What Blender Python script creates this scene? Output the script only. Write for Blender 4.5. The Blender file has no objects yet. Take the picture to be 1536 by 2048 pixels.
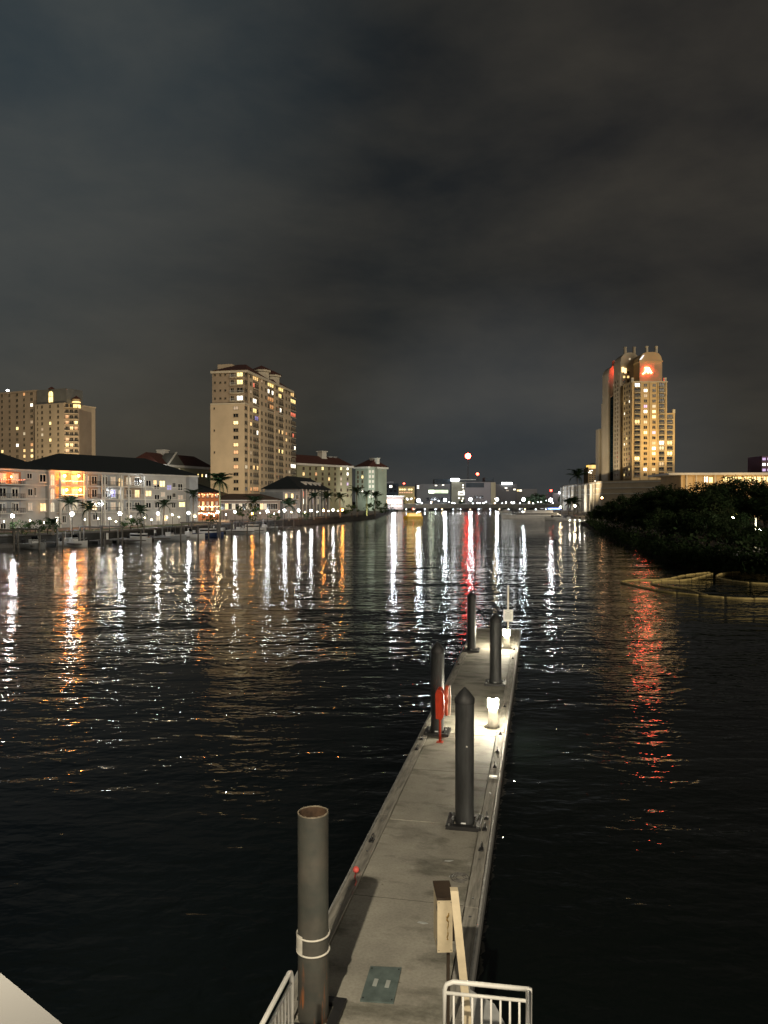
import bpy, math, random
from mathutils import Vector, Matrix
sc = bpy.context.scene
COL = sc.collection
R = math.radians
# ------------------------------------------------------------------ camera
F = 1540.0; CX = 768.0; CY = 1024.0; HZ = 1002.0; CAMZ = 7.5
PITCH = math.atan((CY-HZ)/F)
cam_d = bpy.data.cameras.new('camera'); cam = bpy.data.objects.new('camera', cam_d); COL.objects.link(cam)
cam.location = (0, 0, CAMZ); cam.rotation_euler = (R(90)-PITCH, 0, 0)
cam_d.sensor_fit = 'VERTICAL'; cam_d.sensor_height = 24.0; cam_d.lens = 24.0*F/2048.0
cam_d.clip_start = 0.05; cam_d.clip_end = 9000
sc.camera = cam
sc.view_settings.view_transform = 'Standard'
sc.view_settings.look = 'None'
sc.view_settings.exposure = 0.0; sc.view_settings.gamma = 1.0
sc.view_settings.use_curve_mapping = False
sc.render.engine = 'CYCLES'
sc.cycles.use_denoising = True
sc.cycles.max_bounces = 5; sc.cycles.diffuse_bounces = 2; sc.cycles.glossy_bounces = 3
sc.cycles.transmission_bounces = 2
sc.cycles.sample_clamp_indirect = 6.0
sc.cycles.caustics_reflective = False; sc.cycles.caustics_refractive = False
# ------------------------------------------------------------------ world (night sky with city-lit cloud)
w = bpy.data.worlds.new('World'); sc.world = w; w.use_nodes = True
nt = w.node_tree; N = nt.nodes; L = nt.links
for n in list(N): N.remove(n)
def nd(tree, typ, **kw):
    n = tree.nodes.new(typ)
    for k, v in kw.items():
        if k == 'inp':
            for a, b in v.items(): n.inputs[a].default_value = b
        else: setattr(n, k, v)
    return n
out = nd(nt, 'ShaderNodeOutputWorld')
tc = nd(nt, 'ShaderNodeTexCoord')
mp = nd(nt, 'ShaderNodeMapping'); mp.inputs['Scale'].default_value = (1.0, 1.0, 2.3); mp.inputs['Location'].default_value = (3.1, 0.4, 0.35)
mp.inputs['Rotation'].default_value = (0, R(14), 0)
L.new(tc.outputs['Generated'], mp.inputs['Vector'])
n1 = nd(nt, 'ShaderNodeTexNoise', inp={'Scale': 2.7, 'Detail': 6.0, 'Roughness': 0.55, 'Distortion': 0.15})
L.new(mp.outputs[0], n1.inputs['Vector'])
cr = nd(nt, 'ShaderNodeValToRGB')
cr.color_ramp.elements[0].position = 0.36; cr.color_ramp.elements[0].color = (0.0120, 0.0135, 0.0140, 1)
cr.color_ramp.elements[1].position = 0.66; cr.color_ramp.elements[1].color = (0.036, 0.0335, 0.0275, 1)
L.new(n1.outputs['Fac'], cr.inputs['Fac'])
def lobe(direction, lo, hi):
    d = Vector(direction).normalized()
    nn = nd(nt, 'ShaderNodeVectorMath', operation='DOT_PRODUCT'); nn.inputs[1].default_value = d
    nz = nd(nt, 'ShaderNodeVectorMath', operation='NORMALIZE')
    L.new(tc.outputs['Generated'], nz.inputs[0]); L.new(nz.outputs[0], nn.inputs[0])
    mr = nd(nt, 'ShaderNodeMapRange', interpolation_type='SMOOTHSTEP'); mr.inputs['From Min'].default_value = lo; mr.inputs['From Max'].default_value = hi
    L.new(nn.outputs['Value'], mr.inputs['Value'])
    return mr.outputs[0]
def addglow(col, fac, rgb):
    m = nd(nt, 'ShaderNodeMix', data_type='RGBA', blend_type='ADD', clamp_factor=False)
    L.new(fac, m.inputs['Factor']); L.new(col, m.inputs['A']); m.inputs['B'].default_value = (*rgb, 1)
    return m.outputs['Result']
c = cr.outputs['Color']
c = addglow(c, lobe((-0.75, 1, 0.75), 0.82, 1.0), (0.018, 0.027, 0.032))    # blue glow high on the left
c = addglow(c, lobe((-0.33, 1, 0.20), 0.95, 1.0), (0.016, 0.012, 0.007))     # street-lit low cloud over the left bank
c = addglow(c, lobe((0.9, 1, 0.55), 0.75, 1.0), (0.004, 0.0015, -0.002))         # brown glow on the right
c = addglow(c, lobe((0.18, 1, 0.0), 0.955, 1.0), (0.019, 0.022, 0.026))       # misty glow over the far bridge
sk = nd(nt, 'ShaderNodeTexSky', sky_type='NISHITA'); sk.sun_disc = False; sk.sun_elevation = R(12); sk.sun_rotation = R(149)
skm = nd(nt, 'ShaderNodeMix', data_type='RGBA', blend_type='ADD'); skm.inputs['Factor'].default_value = 0.0009
L.new(c, skm.inputs['A']); L.new(sk.outputs[0], skm.inputs['B'])
bg = nd(nt, 'ShaderNodeBackground', inp={'Strength': 1.0})
L.new(skm.outputs['Result'], bg.inputs['Color']); L.new(bg.outputs[0], out.inputs['Surface'])
# ------------------------------------------------------------------ broad city glow as the one sun lamp
sd = bpy.data.lights.new('sun', 'SUN'); sd.energy = 1.25; sd.angle = R(24); sd.color = (1.0, 0.86, 0.66)
so = bpy.data.objects.new('sun', sd); COL.objects.link(so)
tolight = Vector((math.sin(R(31))*math.cos(R(12)), -math.cos(R(31))*math.cos(R(12)), math.sin(R(12))))
so.rotation_euler = tolight.to_track_quat('Z', 'Y').to_euler()
so.location = (20, -30, 30)
# ------------------------------------------------------------------ survey helpers (photo measurements -> metres)
cp, sp = math.cos(PITCH), math.sin(PITCH)
def ray(px, py):
    a, b = (px-CX)/F, -(py-CY)/F
    x, y, z = a, cp + b*sp, -sp + b*cp
    return Vector((x/y, 1.0, z/y))
def G(px, py, z=0.0):
    r = ray(px, py); t = (z-CAMZ)/r.z
    return Vector((r.x*t, t, z))
def At(px, py, Y):
    r = ray(px, py); return Vector((r.x*Y, Y, CAMZ+r.z*Y))
# ------------------------------------------------------------------ materials
MATS = {}
def mat(name, col=(0.3,0.3,0.3), rough=0.7, var=0.25, scale=3.0, metal=0.0, bump=0.0, col2=None, stretch=(1, 1, 1), spec=None, detail=5.0):
    if name in MATS: return MATS[name]
    m = bpy.data.materials.new(name); m.use_nodes = True; t = m.node_tree; b = t.nodes['Principled BSDF']
    b.inputs['Roughness'].default_value = rough; b.inputs['Metallic'].default_value = metal
    if spec is not None: b.inputs['Specular IOR Level'].default_value = spec
    tcn = nd(t, 'ShaderNodeTexCoord'); mpn = nd(t, 'ShaderNodeMapping'); mpn.inputs['Scale'].default_value = stretch
    nz = nd(t, 'ShaderNodeTexNoise', inp={'Scale': scale, 'Detail': detail, 'Roughness': 0.6})
    t.links.new(tcn.outputs['Object'], mpn.inputs['Vector']); t.links.new(mpn.outputs[0], nz.inputs['Vector'])
    rp = nd(t, 'ShaderNodeValToRGB')
    c2 = col2 if col2 else tuple(x*(1-var) for x in col)
    c1 = tuple(min(1, x*(1+var*0.5)) for x in col)
    rp.color_ramp.elements[0].position = 0.35; rp.color_ramp.elements[0].color = (*c2, 1)
    rp.color_ramp.elements[1].position = 0.65; rp.color_ramp.elements[1].color = (*c1, 1)
    t.links.new(nz.outputs['Fac'], rp.inputs['Fac']); t.links.new(rp.outputs['Color'], b.inputs['Base Color'])
    if bump:
        nz2 = nd(t, 'ShaderNodeTexNoise', inp={'Scale': scale*6, 'Detail': 4.0}); t.links.new(mpn.outputs[0], nz2.inputs['Vector'])
        bp = nd(t, 'ShaderNodeBump', inp={'Strength': 0.6, 'Distance': bump}); t.links.new(nz2.outputs['Fac'], bp.inputs['Height'])
        t.links.new(bp.outputs[0], b.inputs['Normal'])
    MATS[name] = m
    return m
def emi(name, col, strength, sample=False, var=0.0, scale=2.0, base=(0.6, 0.6, 0.6)):
    if name in MATS: return MATS[name]
    m = bpy.data.materials.new(name); m.use_nodes = True; t = m.node_tree; b = t.nodes['Principled BSDF']
    b.inputs['Base Color'].default_value = (*base, 1); b.inputs['Roughness'].default_value = 0.4
    b.inputs['Emission Color'].default_value = (*col, 1); b.inputs['Emission Strength'].default_value = strength
    if var:
        tcn = nd(t, 'ShaderNodeTexCoord'); nz = nd(t, 'ShaderNodeTexNoise', inp={'Scale': scale, 'Detail': 2.0})
        t.links.new(tcn.outputs['Object'], nz.inputs['Vector'])
        mr = nd(t, 'ShaderNodeMapRange', inp={'From Min': 0.35, 'From Max': 0.65, 'To Min': strength*(1-var), 'To Max': strength*(1+var)})
        t.links.new(nz.outputs['Fac'], mr.inputs['Value']); t.links.new(mr.outputs[0], b.inputs['Emission Strength'])
    try: m.cycles.emission_sampling = 'FRONT' if sample else 'NONE'
    except Exception: pass
    MATS[name] = m
    return m
# ------------------------------------------------------------------ mesh builder
class MB:
    def __init__(s): s.v = []; s.f = []; s.m = []
    def add(s, vs, fs, m=0):
        o = len(s.v); s.v += [tuple(p) for p in vs]
        for f in fs: s.f.append(tuple(i+o for i in f)); s.m.append(m)
        return s
    def box(s, x0, y0, z0, x1, y1, z1, m=0):
        return s.add([(x0,y0,z0),(x1,y0,z0),(x1,y1,z0),(x0,y1,z0),(x0,y0,z1),(x1,y0,z1),(x1,y1,z1),(x0,y1,z1)],
                     [(0,3,2,1),(4,5,6,7),(0,1,5,4),(1,2,6,5),(2,3,7,6),(3,0,4,7)], m)
    def prism(s, poly, z0, z1, m=0, zt=None):
        n = len(poly)
        vs = [(p[0], p[1], z0) for p in poly]+[(p[0], p[1], z1) for p in poly]
        fs = [tuple(reversed(range(n))), tuple(range(n, 2*n))]+[(i, (i+1) % n, n+(i+1) % n, n+i) for i in range(n)]
        return s.add(vs, fs, m)
    def cyl(s, x, y, z0, z1, r0, r1=None, n=16, m=0, cap=True):
        r1 = r0 if r1 is None else r1
        vs = [(x+r0*math.cos(2*math.pi*i/n), y+r0*math.sin(2*math.pi*i/n), z0) for i in range(n)]
        vs += [(x+r1*math.cos(2*math.pi*i/n), y+r1*math.sin(2*math.pi*i/n), z1) for i in range(n)]
        fs = [(i, (i+1) % n, n+(i+1) % n, n+i) for i in range(n)]
        if cap: fs += [tuple(reversed(range(n))), tuple(range(n, 2*n))]
        return s.add(vs, fs, m)
    def lathe(s, x, y, prof, n=20, m=0):
        vs = []; fs = []
        for r, z in prof:
            vs += [(x+r*math.cos(2*math.pi*i/n), y+r*math.sin(2*math.pi*i/n), z) for i in range(n)]
        for k in range(len(prof)-1):
            fs += [(k*n+i, k*n+(i+1) % n, (k+1)*n+(i+1) % n, (k+1)*n+i) for i in range(n)]
        return s.add(vs, fs, m)
    def tube(s, pts, r, n=8, m=0, cap=True):
        pts = [Vector(p) for p in pts]; vs = []; k = len(pts)
        rr = r if isinstance(r, (list, tuple)) else [r]*k
        up = Vector((0, 0, 1))
        for i, p in enumerate(pts):
            d = (pts[min(i+1, k-1)]-pts[max(i-1, 0)]).normalized()
            a = d.cross(up)
            if a.length < 1e-3: a = d.cross(Vector((0, 1, 0)))
            a.normalize(); b = a.cross(d).normalized()
            for j in range(n):
                t = 2*math.pi*j/n
                vs.append(p+(a*math.cos(t)+b*math.sin(t))*rr[i])
        fs = [(i*n+j, i*n+(j+1) % n, (i+1)*n+(j+1) % n, (i+1)*n+j) for i in range(k-1) for j in range(n)]
        if cap: fs += [tuple(reversed(range(n))), tuple(range((k-1)*n, k*n))]
        return s.add(vs, fs, m)
    def ball(s, x, y, z, r, n=10, k=6, m=0, sz=1.0):
        prof = [(max(1e-4, r*math.sin(math.pi*i/k)), z-r*sz*math.cos(math.pi*i/k)) for i in range(k+1)]
        return s.lathe(x, y, prof, n, m)
    def hip(s, x0, y0, x1, y1, z0, z1, over=0.6, m=0, inset=None):
        x0 -= over; y0 -= over; x1 += over; y1 += over
        d = (y1-y0)/2 if inset is None else inset
        vs = [(x0,y0,z0),(x1,y0,z0),(x1,y1,z0),(x0,y1,z0),(x0+d,(y0+y1)/2,z1),(x1-d,(y0+y1)/2,z1)]
        return s.add(vs, [(0,1,5,4),(1,2,5),(2,3,4,5),(3,0,4),(0,3,2,1)], m)
    def mesh(s, name, mats, smooth=False):
        me = bpy.data.meshes.new(name); me.from_pydata(s.v, [], s.f)
        for q in (mats if isinstance(mats, (list, tuple)) else [mats]): me.materials.append(q)
        me.polygons.foreach_set('material_index', s.m)
        if smooth: me.polygons.foreach_set('use_smooth', [True]*len(s.f))
        me.update(); return me
    def build(s, name, mats, parent=None, smooth=False, loc=(0,0,0), rz=0):
        return link(name, s.mesh(name, mats, smooth), parent, loc, rz)
def link(name, me, parent=None, loc=(0,0,0), rz=0, scale=(1,1,1), rot=None):
    o = bpy.data.objects.new(name, me); COL.objects.link(o)
    o.location = loc; o.rotation_euler = rot if rot else (0, 0, rz); o.scale = scale
    if parent: o.parent = parent
    return o
def tag(o, label, cat, group=None):
    o['label'] = label; o['category'] = cat
    if group: o['group'] = group
    return o
def thing(name, label, cat, loc=(0,0,0), rz=0, group=None):
    o = bpy.data.objects.new(name, None); COL.objects.link(o)
    o.location = loc; o.rotation_euler = (0,0,rz); o.empty_display_size = 0.3
    return tag(o, label, cat, group)
def struct(o): o['kind'] = 'structure'; return o
def dup(root, loc=None, rz=None, label=None, scale=None):
    r = root.copy(); COL.objects.link(r)
    if loc is not None: r.location = loc
    if rz is not None: r.rotation_euler = (0,0,rz)
    if label: r['label'] = label
    if scale: r.scale = scale
    for ch in list(root.children):
        c2 = ch.copy(); COL.objects.link(c2); c2.parent = r
        for g in list(ch.children):
            d = g.copy(); COL.objects.link(d); d.parent = c2
    return r
rnd = random.Random(7)
ORD = ['first','second','third','fourth','fifth','sixth','seventh','eighth','ninth','tenth','eleventh','twelfth','thirteenth','fourteenth','fifteenth','sixteenth','seventeenth','eighteenth','nineteenth','twentieth']
# ------------------------------------------------------------------ palette
concrete_far = mat('far_concrete', (0.30,0.29,0.27), 0.8)
stucco_white = mat('white_stucco', (0.46,0.45,0.425), 0.85, 0.18, 0.25)
stucco_grey = mat('grey_stucco', (0.34,0.36,0.37), 0.85, 0.18, 0.25)
stucco_tan = mat('tan_stucco', (0.60,0.48,0.33), 0.85, 0.12, 0.12)
stucco_brown = mat('brown_stucco', (0.36,0.28,0.20), 0.85, 0.12, 0.12)
stucco_olive = mat('olive_stucco', (0.33,0.32,0.21), 0.85, 0.15, 0.12)
stucco_green = mat('green_stucco', (0.33,0.37,0.30), 0.85, 0.15, 0.12)
stucco_cream = mat('cream_stucco', (0.62,0.55,0.42), 0.85, 0.12, 0.12)
stucco_gold_lit = mat('gold_lit_stucco', (0.62,0.46,0.25), 0.85, 0.12, 0.12)  # golden uplight is put into this wall colour
stucco_red_lit = mat('red_lit_stucco', (0.40,0.20,0.12), 0.85, 0.12, 0.12)  # red light on the top balcony, put into the wall colour
trim_white = mat('white_trim', (0.68,0.66,0.60), 0.6, 0.1, 1.0)
roof_dark = mat('dark_shingle_roof', (0.013,0.019,0.022), 0.8, 0.3, 2.0)
roof_red = mat('red_tile_roof', (0.085,0.028,0.02), 0.8, 0.3, 1.5)
glass_dark = mat('dark_window_glass', (0.012,0.014,0.018), 0.12, 0.4, 0.4)
glass_teal = mat('teal_curtain_glass', (0.012,0.03,0.04), 0.15, 0.5, 0.15)
frame_tan = mat('tan_window_frame', (0.35,0.29,0.2), 0.6, 0.1)
steel_dark = mat('dark_metal', (0.03,0.03,0.032), 0.5, 0.2, 4, metal=0.5)
LIT = {
 'warm': emi('warm_lit_window', (1.0,0.62,0.22), 1.5, var=0.5, scale=3.0),
 'yellow': emi('yellow_lit_window', (1.0,0.74,0.26), 2.2, var=0.4, scale=3.0),
 'orange': emi('orange_lit_window', (1.0,0.38,0.08), 0.8, var=0.5, scale=3.0),
 'white': emi('white_lit_window', (1.0,0.93,0.75), 3.2, var=0.4, scale=3.0),
 'blue': emi('blue_lit_window', (0.22,0.2,1.0), 0.55, var=0.4, scale=3.0),
 'dim': emi('dim_lit_window', (1.0,0.6,0.3), 0.25, var=0.6, scale=3.0),
 'red': emi('red_lit_window', (1.0,0.12,0.05), 1.2, var=0.4, scale=3.0),
 'violet': emi('violet_lit_window', (0.75,0.45,1.0), 0.8, var=0.3, scale=3.0),
 'cream': emi('cream_lit_window', (1.0,0.8,0.5), 0.55, var=0.15, scale=3.0),
}
def window_mesh(kind, fr, arch=False):
    b = MB(); d = 0.11
    if arch:
        n = 8; pts = [(-.5,-.5),(.5,-.5)]+[(.5*math.cos(math.pi*i/n), .25+.25*math.sin(math.pi*i/n)) for i in range(n+1)]
        pin = [(x*.84, z*.92) for x, z in pts]; k = len(pts)
        b.add([(x,-d,z) for x,z in pts]+[(x,-d,z) for x,z in pin]+[(x,0,z) for x,z in pts]+[(x,-.04,z) for x,z in pin],
              [(i,(i+1)%k,k+(i+1)%k,k+i) for i in range(k)]+[(i,2*k+i,2*k+(i+1)%k,(i+1)%k) for i in range(k)]+[(k+i,k+(i+1)%k,3*k+(i+1)%k,3*k+i) for i in range(k)], 0)
        b.add([(x,-.04,z) for x,z in pin], [tuple(range(k))], 1)
        b.box(-.03,-d*.8,-.46,.03,-.045,.46,0); b.box(-.42,-d*.8,-.02,.42,-.045,.02,0)
    else:
        for x0,z0,x1,z1 in ((-.5,-.5,-.42,.5),(.42,-.5,.5,.5),(-.42,.42,.42,.5),(-.42,-.5,.42,-.42),(-.035,-.42,.035,.42)):
            b.box(x0,-d,z0,x1,0,z1,0)
        b.box(-.56,-d-.1,-.57,.56,0,-.505,0)
        for x0,x1 in ((-.42,-.035),(.035,.42)):
            b.add([(x0,-.04,-.42),(x1,-.04,-.42),(x1,-.04,.42),(x0,-.04,.42)], [(0,1,2,3)], 1)
    return b.mesh('window_'+kind, [fr, LIT.get(kind, glass_dark)])
WM = {}
def wmesh(kind, fr, arch=False):
    k = (kind, fr.name, arch)
    if k not in WM: WM[k] = window_mesh(kind, fr, arch)
    return WM[k]
rail_white = mat('white_railing', (0.6,0.58,0.54), 0.5, 0.1)
rail_dark = mat('dark_railing', (0.05,0.045,0.04), 0.5, 0.1)
def balcony_mesh(slab, rail):
    b = MB(); b.box(-.5,-1.5,-.12,.5,0,.1,0)
    b.box(-.5,-1.47,.98,.5,-1.41,1.06,1)
    for i in range(15):
        x = -.49+.98*i/14; b.box(x-.006,-1.455,.1,x+.006,-1.425,.98,1)
    for sx in (-.5,.49):
        b.box(sx,-1.41,.98,sx+.01,0,1.06,1)
        for j in range(5): b.box(sx+.002,-1.2+j*.28,.1,sx+.008,-1.17+j*.28,.98,1)
    return b.mesh('balcony', [slab, rail])
BM = {}
def bmesh_(slab, rail):
    k = (slab.name, rail.name)
    if k not in BM: BM[k] = balcony_mesh(slab, rail)
    return BM[k]
class Face:
    """a vertical wall plane of a building: origin and heading in the building's own frame"""
    def __init__(s, root, ox=0, oy=0, ang=0):
        s.root = root; s.ox, s.oy, s.ang = ox, oy, ang
        th = root.rotation_euler[2]; c0, s0 = math.cos(th), math.sin(th)
        s.p = Vector((root.location[0]+c0*ox-s0*oy, root.location[1]+s0*ox+c0*oy))
        s.u = Vector((math.cos(th+ang), math.sin(th+ang)))
        s.base = root.location[2]
    def uz(s, px, py):
        r = ray(px, py); nx, ny = -s.u.y, s.u.x
        t = (s.p.x*nx+s.p.y*ny)/(r.x*nx+r.y*ny)
        P = Vector((r.x*t, t)); return (P-s.p).dot(s.u), CAMZ+r.z*t-s.base
    def loc(s, u, z, off=0.0):
        c, q = math.cos(s.ang), math.sin(s.ang)
        return (s.ox+c*u+q*off, s.oy+q*u-c*off, z)      # off: metres out of the wall
    def win(s, u, z, wd, h, kind='dark', fr=None, arch=False, off=0.0):
        return link('window', wmesh(kind, fr or frame_tan, arch), s.root, s.loc(u, z, off), s.ang, (wd, 1, h))
    def winpx(s, x0, y0, x1, y1, kind='dark', fr=None, arch=False):
        a = s.uz(x0, y0); b = s.uz(x1, y1)
        return s.win((a[0]+b[0])/2, (a[1]+b[1])/2, abs(b[0]-a[0]), abs(a[1]-b[1]), kind, fr, arch)
    def balc(s, u, z, wd, slab=None, rail=None, off=0.0):
        return link('balcony', bmesh_(slab or trim_white, rail or rail_white), s.root, s.loc(u, z, off), s.ang, (wd, 1, 1))
    def part(s, name, b, m, u=0, z=0, off=0.0, smooth=False):
        return b.build(name, m, s.root, smooth, s.loc(u, z, off), s.ang)
def building(name, label, cat, pA, pB, z=2.0, group=None):
    th = math.atan2(pB[1]-pA[1], pB[0]-pA[0])
    r = thing(name, label, cat, (pA[0], pA[1], z), th, group)
    r_len = math.hypot(pB[0]-pA[0], pB[1]-pA[1])
    return r, r_len
# ================================================================== THE SETTING
# water
wm = bpy.data.materials.new('river_water'); wm.use_nodes = True; t = wm.node_tree; b = t.nodes['Principled BSDF']
b.inputs['Base Color'].default_value = (0.0035,0.0055,0.005,1); b.inputs['Roughness'].default_value = 0.02; b.inputs['IOR'].default_value = 1.33
tcn = nd(t,'ShaderNodeTexCoord')
def wave(scale, sx, sy, rot, dist, prev, detail=2.0, fac=None):
    mpn = nd(t,'ShaderNodeMapping'); mpn.inputs['Scale'].default_value = (sx, sy, 1); mpn.inputs['Rotation'].default_value = (0,0,R(rot))
    t.links.new(tcn.outputs['Object'], mpn.inputs['Vector'])
    nz = nd(t,'ShaderNodeTexNoise', inp={'Scale':scale,'Detail':detail,'Roughness':0.5,'Distortion':0.3}); t.links.new(mpn.outputs[0], nz.inputs['Vector'])
    bp = nd(t,'ShaderNodeBump', inp={'Strength':1.0,'Distance':dist}); t.links.new(nz.outputs['Fac'], bp.inputs['Height'])
    if fac: t.links.new(fac, bp.inputs['Strength'])
    if prev: t.links.new(prev, bp.inputs['Normal'])
    return bp.outputs[0]
mpl = nd(t,'ShaderNodeMapping'); mpl.inputs['Scale'].default_value=(0.28,1,1); t.links.new(tcn.outputs['Object'], mpl.inputs['Vector'])
nzl = nd(t,'ShaderNodeTexNoise', inp={'Scale':0.17,'Detail':5.0,'Roughness':0.65}); t.links.new(mpl.outputs[0], nzl.inputs['Vector'])
mrl = nd(t,'ShaderNodeMapRange', inp={'From Min':0.38,'From Max':0.62,'To Min':0.35,'To Max':1.0}); t.links.new(nzl.outputs['Fac'], mrl.inputs['Value'])
n_ = wave(0.22, 0.5, 1.0, 12, 0.15, None, 1.0)
n_ = wave(0.95, 0.46, 1.0, -6, 0.135, n_, 2.0, mrl.outputs[0])
n_ = wave(3.2, 0.62, 1.0, 9, 0.043, n_, 2.0, mrl.outputs[0])
t.links.new(n_, b.inputs['Normal'])
struct(MB().add([(-3500,-200,0),(3500,-200,0),(3500,4500,0),(-3500,4500,0)], [(0,1,2,3)]).build('water', wm))
lawn = mat('lawn_grass', (0.05,0.08,0.03), 0.9, 0.4, 0.5)
paving = mat('promenade_paving', (0.26,0.25,0.23), 0.85, 0.25, 1.0, bump=0.01)
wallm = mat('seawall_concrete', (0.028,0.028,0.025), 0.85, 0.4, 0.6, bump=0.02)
SW = [(-140,70),(-90,104),(-64,122),(-50,142),(-43,168),(-38,200),(-20,265),(-4,330),(0,420),(8,560),(12,650)]
LB = SW+[(12,4400),(-3400,4400),(-3400,70)]
struct(MB().prism(list(reversed(LB)) if False else LB, -1.0, 1.9).build('left_bank', paving))
RBK = [(64,250),(52,180),(44,130),(38.5,100),(40,84),(75,72),(160,60),(3400,60),(3400,4400),(150,4400),(140,640),(112,420),(80,300)]
struct(MB().prism(RBK, -1.0, 0.7).build('right_bank', mat('muddy_bank', (0.035,0.03,0.022), 0.9, 0.4, 0.5, bump=0.05)))
struct(MB().prism([(-400,700),(600,700),(900,4400),(-900,4400)], -1.0, 1.9).build('far_bank', paving))
# ================================================================== DOCK
HD = 7.0; DZ = CAMZ-HD
YAW = math.atan((1078-CX)/F); cd, sdn = math.cos(YAW), math.sin(YAW)
XR, XL = -0.145*HD, -0.505*HD       # lateral intercepts of the dock edges
# dock frame: origin on the deck's left edge line abeam the camera, y along the dock, x to the right
dock = thing('floating_dock', 'long pale concrete floating dock reaching out into the river', 'dock', (XL*cd*cd, -XL*cd*sdn, DZ), -YAW)
DW = (XR-XL)*cd
def D(p):            # world -> dock frame
    dx, dy = p[0]-dock.location[0], p[1]-dock.location[1]
    return Vector((dx*cd-dy*sdn, dx*sdn+dy*cd, p[2]-DZ))
def Dg(px, py): return D(G(px, py, DZ))
def W(x, y, z=0):    # dock frame -> world
    return Vector((dock.location[0]+x*cd+y*sdn, dock.location[1]-x*sdn+y*cd, DZ+z))
# deck concrete: broom finish, stains
dm = bpy.data.materials.new('dock_concrete'); dm.use_nodes = True; t = dm.node_tree; b = t.nodes['Principled BSDF']; b.inputs['Roughness'].default_value = 0.72
tcn = nd(t,'ShaderNodeTexCoord')
def nzt(scale, detail=6, stretch=(1,1,1), rough=0.6):
    mpn = nd(t,'ShaderNodeMapping'); mpn.inputs['Scale'].default_value = stretch; t.links.new(tcn.outputs['Object'], mpn.inputs['Vector'])
    q = nd(t,'ShaderNodeTexNoise', inp={'Scale':scale,'Detail':detail,'Roughness':rough}); t.links.new(mpn.outputs[0], q.inputs['Vector']); return q.outputs['Fac']
def ramp(fac, p0, c0, p1, c1):
    rp = nd(t,'ShaderNodeValToRGB'); e = rp.color_ramp.elements; e[0].position=p0; e[0].color=(*c0,1); e[1].position=p1; e[1].color=(*c1,1)
    t.links.new(fac, rp.inputs['Fac']); return rp.outputs['Color']
def mulc(a, bb, f=1.0):
    m = nd(t,'ShaderNodeMix', data_type='RGBA', blend_type='MULTIPLY'); m.inputs['Factor'].default_value=f
    t.links.new(a, m.inputs['A']); t.links.new(bb, m.inputs['B']); return m.outputs['Result']
c0 = ramp(nzt(1.1, 6), 0.3, (0.27,0.255,0.215), 0.72, (0.42,0.40,0.335))
c0 = mulc(c0, ramp(nzt(0.75, 7, (0.8,1.6,1), 0.65), 0.38, (0.40,0.41,0.38), 0.50, (1,1,1)), 0.85)     # damp stains
c0 = mulc(c0, ramp(nzt(22, 3), 0.28, (0.78,0.78,0.78), 0.6, (1.05,1.05,1.05)), 0.8)
c0 = mulc(c0, ramp(nzt(5, 2), 0.20, (0.35,0.3,0.25), 0.29, (1,1,1)), 0.7)                         # dark spots
t.links.new(c0, b.inputs['Base Color'])
bp = nd(t,'ShaderNodeBump', inp={'Strength':0.5,'Distance':0.004}); t.links.new(nzt(60,3,(0.15,1.4,1)), bp.inputs['Height']); t.links.new(bp.outputs[0], b.inputs['Normal'])
timber = mat('grey_dock_timber', (0.30,0.285,0.245), 0.8, 0.45, 2.5, bump=0.004, stretch=(6,0.6,6))
timber_side = mat('rubber_edge_timber', (0.13,0.13,0.125), 0.75, 0.35, 3, bump=0.006, stretch=(1,1,2))
galv = mat('galvanised_steel', (0.32,0.33,0.33), 0.42, 0.3, 9, metal=0.8)
black_steel = mat('black_bracket', (0.022,0.022,0.022), 0.5, 0.3, 6)
WL = 0.24
inner0, inner1 = WL+0.012, DW-WL-0.012
joints = [3.2, 9.9, 16.55, 23.0, 29.6, 36.9, 42.2]
for i in range(len(joints)-1):
    y0, y1 = joints[i]+0.02, joints[i+1]-0.02
    p = MB()
    zj = (-0.001, 0.0, -0.001, 0.001, 0.0, -0.001)[i]; c = 0.003
    # panel with a chamfered arris
    p.add([(inner0,y0,-0.42),(inner1,y0,-0.42),(inner1,y1,-0.42),(inner0,y1,-0.42),
           (inner0,y0,zj-c),(inner1,y0,zj-c),(inner1,y1,zj-c),(inner0,y1,zj-c),
           (inner0+c,y0+c,zj),(inner1-c,y0+c,zj),(inner1-c,y1-c,zj),(inner0+c,y1-c,zj)],
          [(0,3,2,1),(0,1,5,4),(1,2,6,5),(2,3,7,6),(3,0,4,7),(4,5,9,8),(5,6,10,9),(6,7,11,10),(7,4,8,11),(8,9,10,11)])
    dpo = p.build('deck_panel', dm, dock)
    ym = (y0+y1)/2
    MB().box(inner0+0.01, ym-0.004, zj+0.0005, inner1-0.01, ym+0.004, zj+0.0035).build('control_joint', mat('joint_sealant', (0.09,0.085,0.07), 0.9, 0.2), dpo)
MB().box(0.03, joints[0], -0.62, DW-0.03, joints[-1], -0.43).build('float', mat('black_float', (0.02,0.02,0.02), 0.7, 0.3), dock)
rr = random.Random(3)
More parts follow.
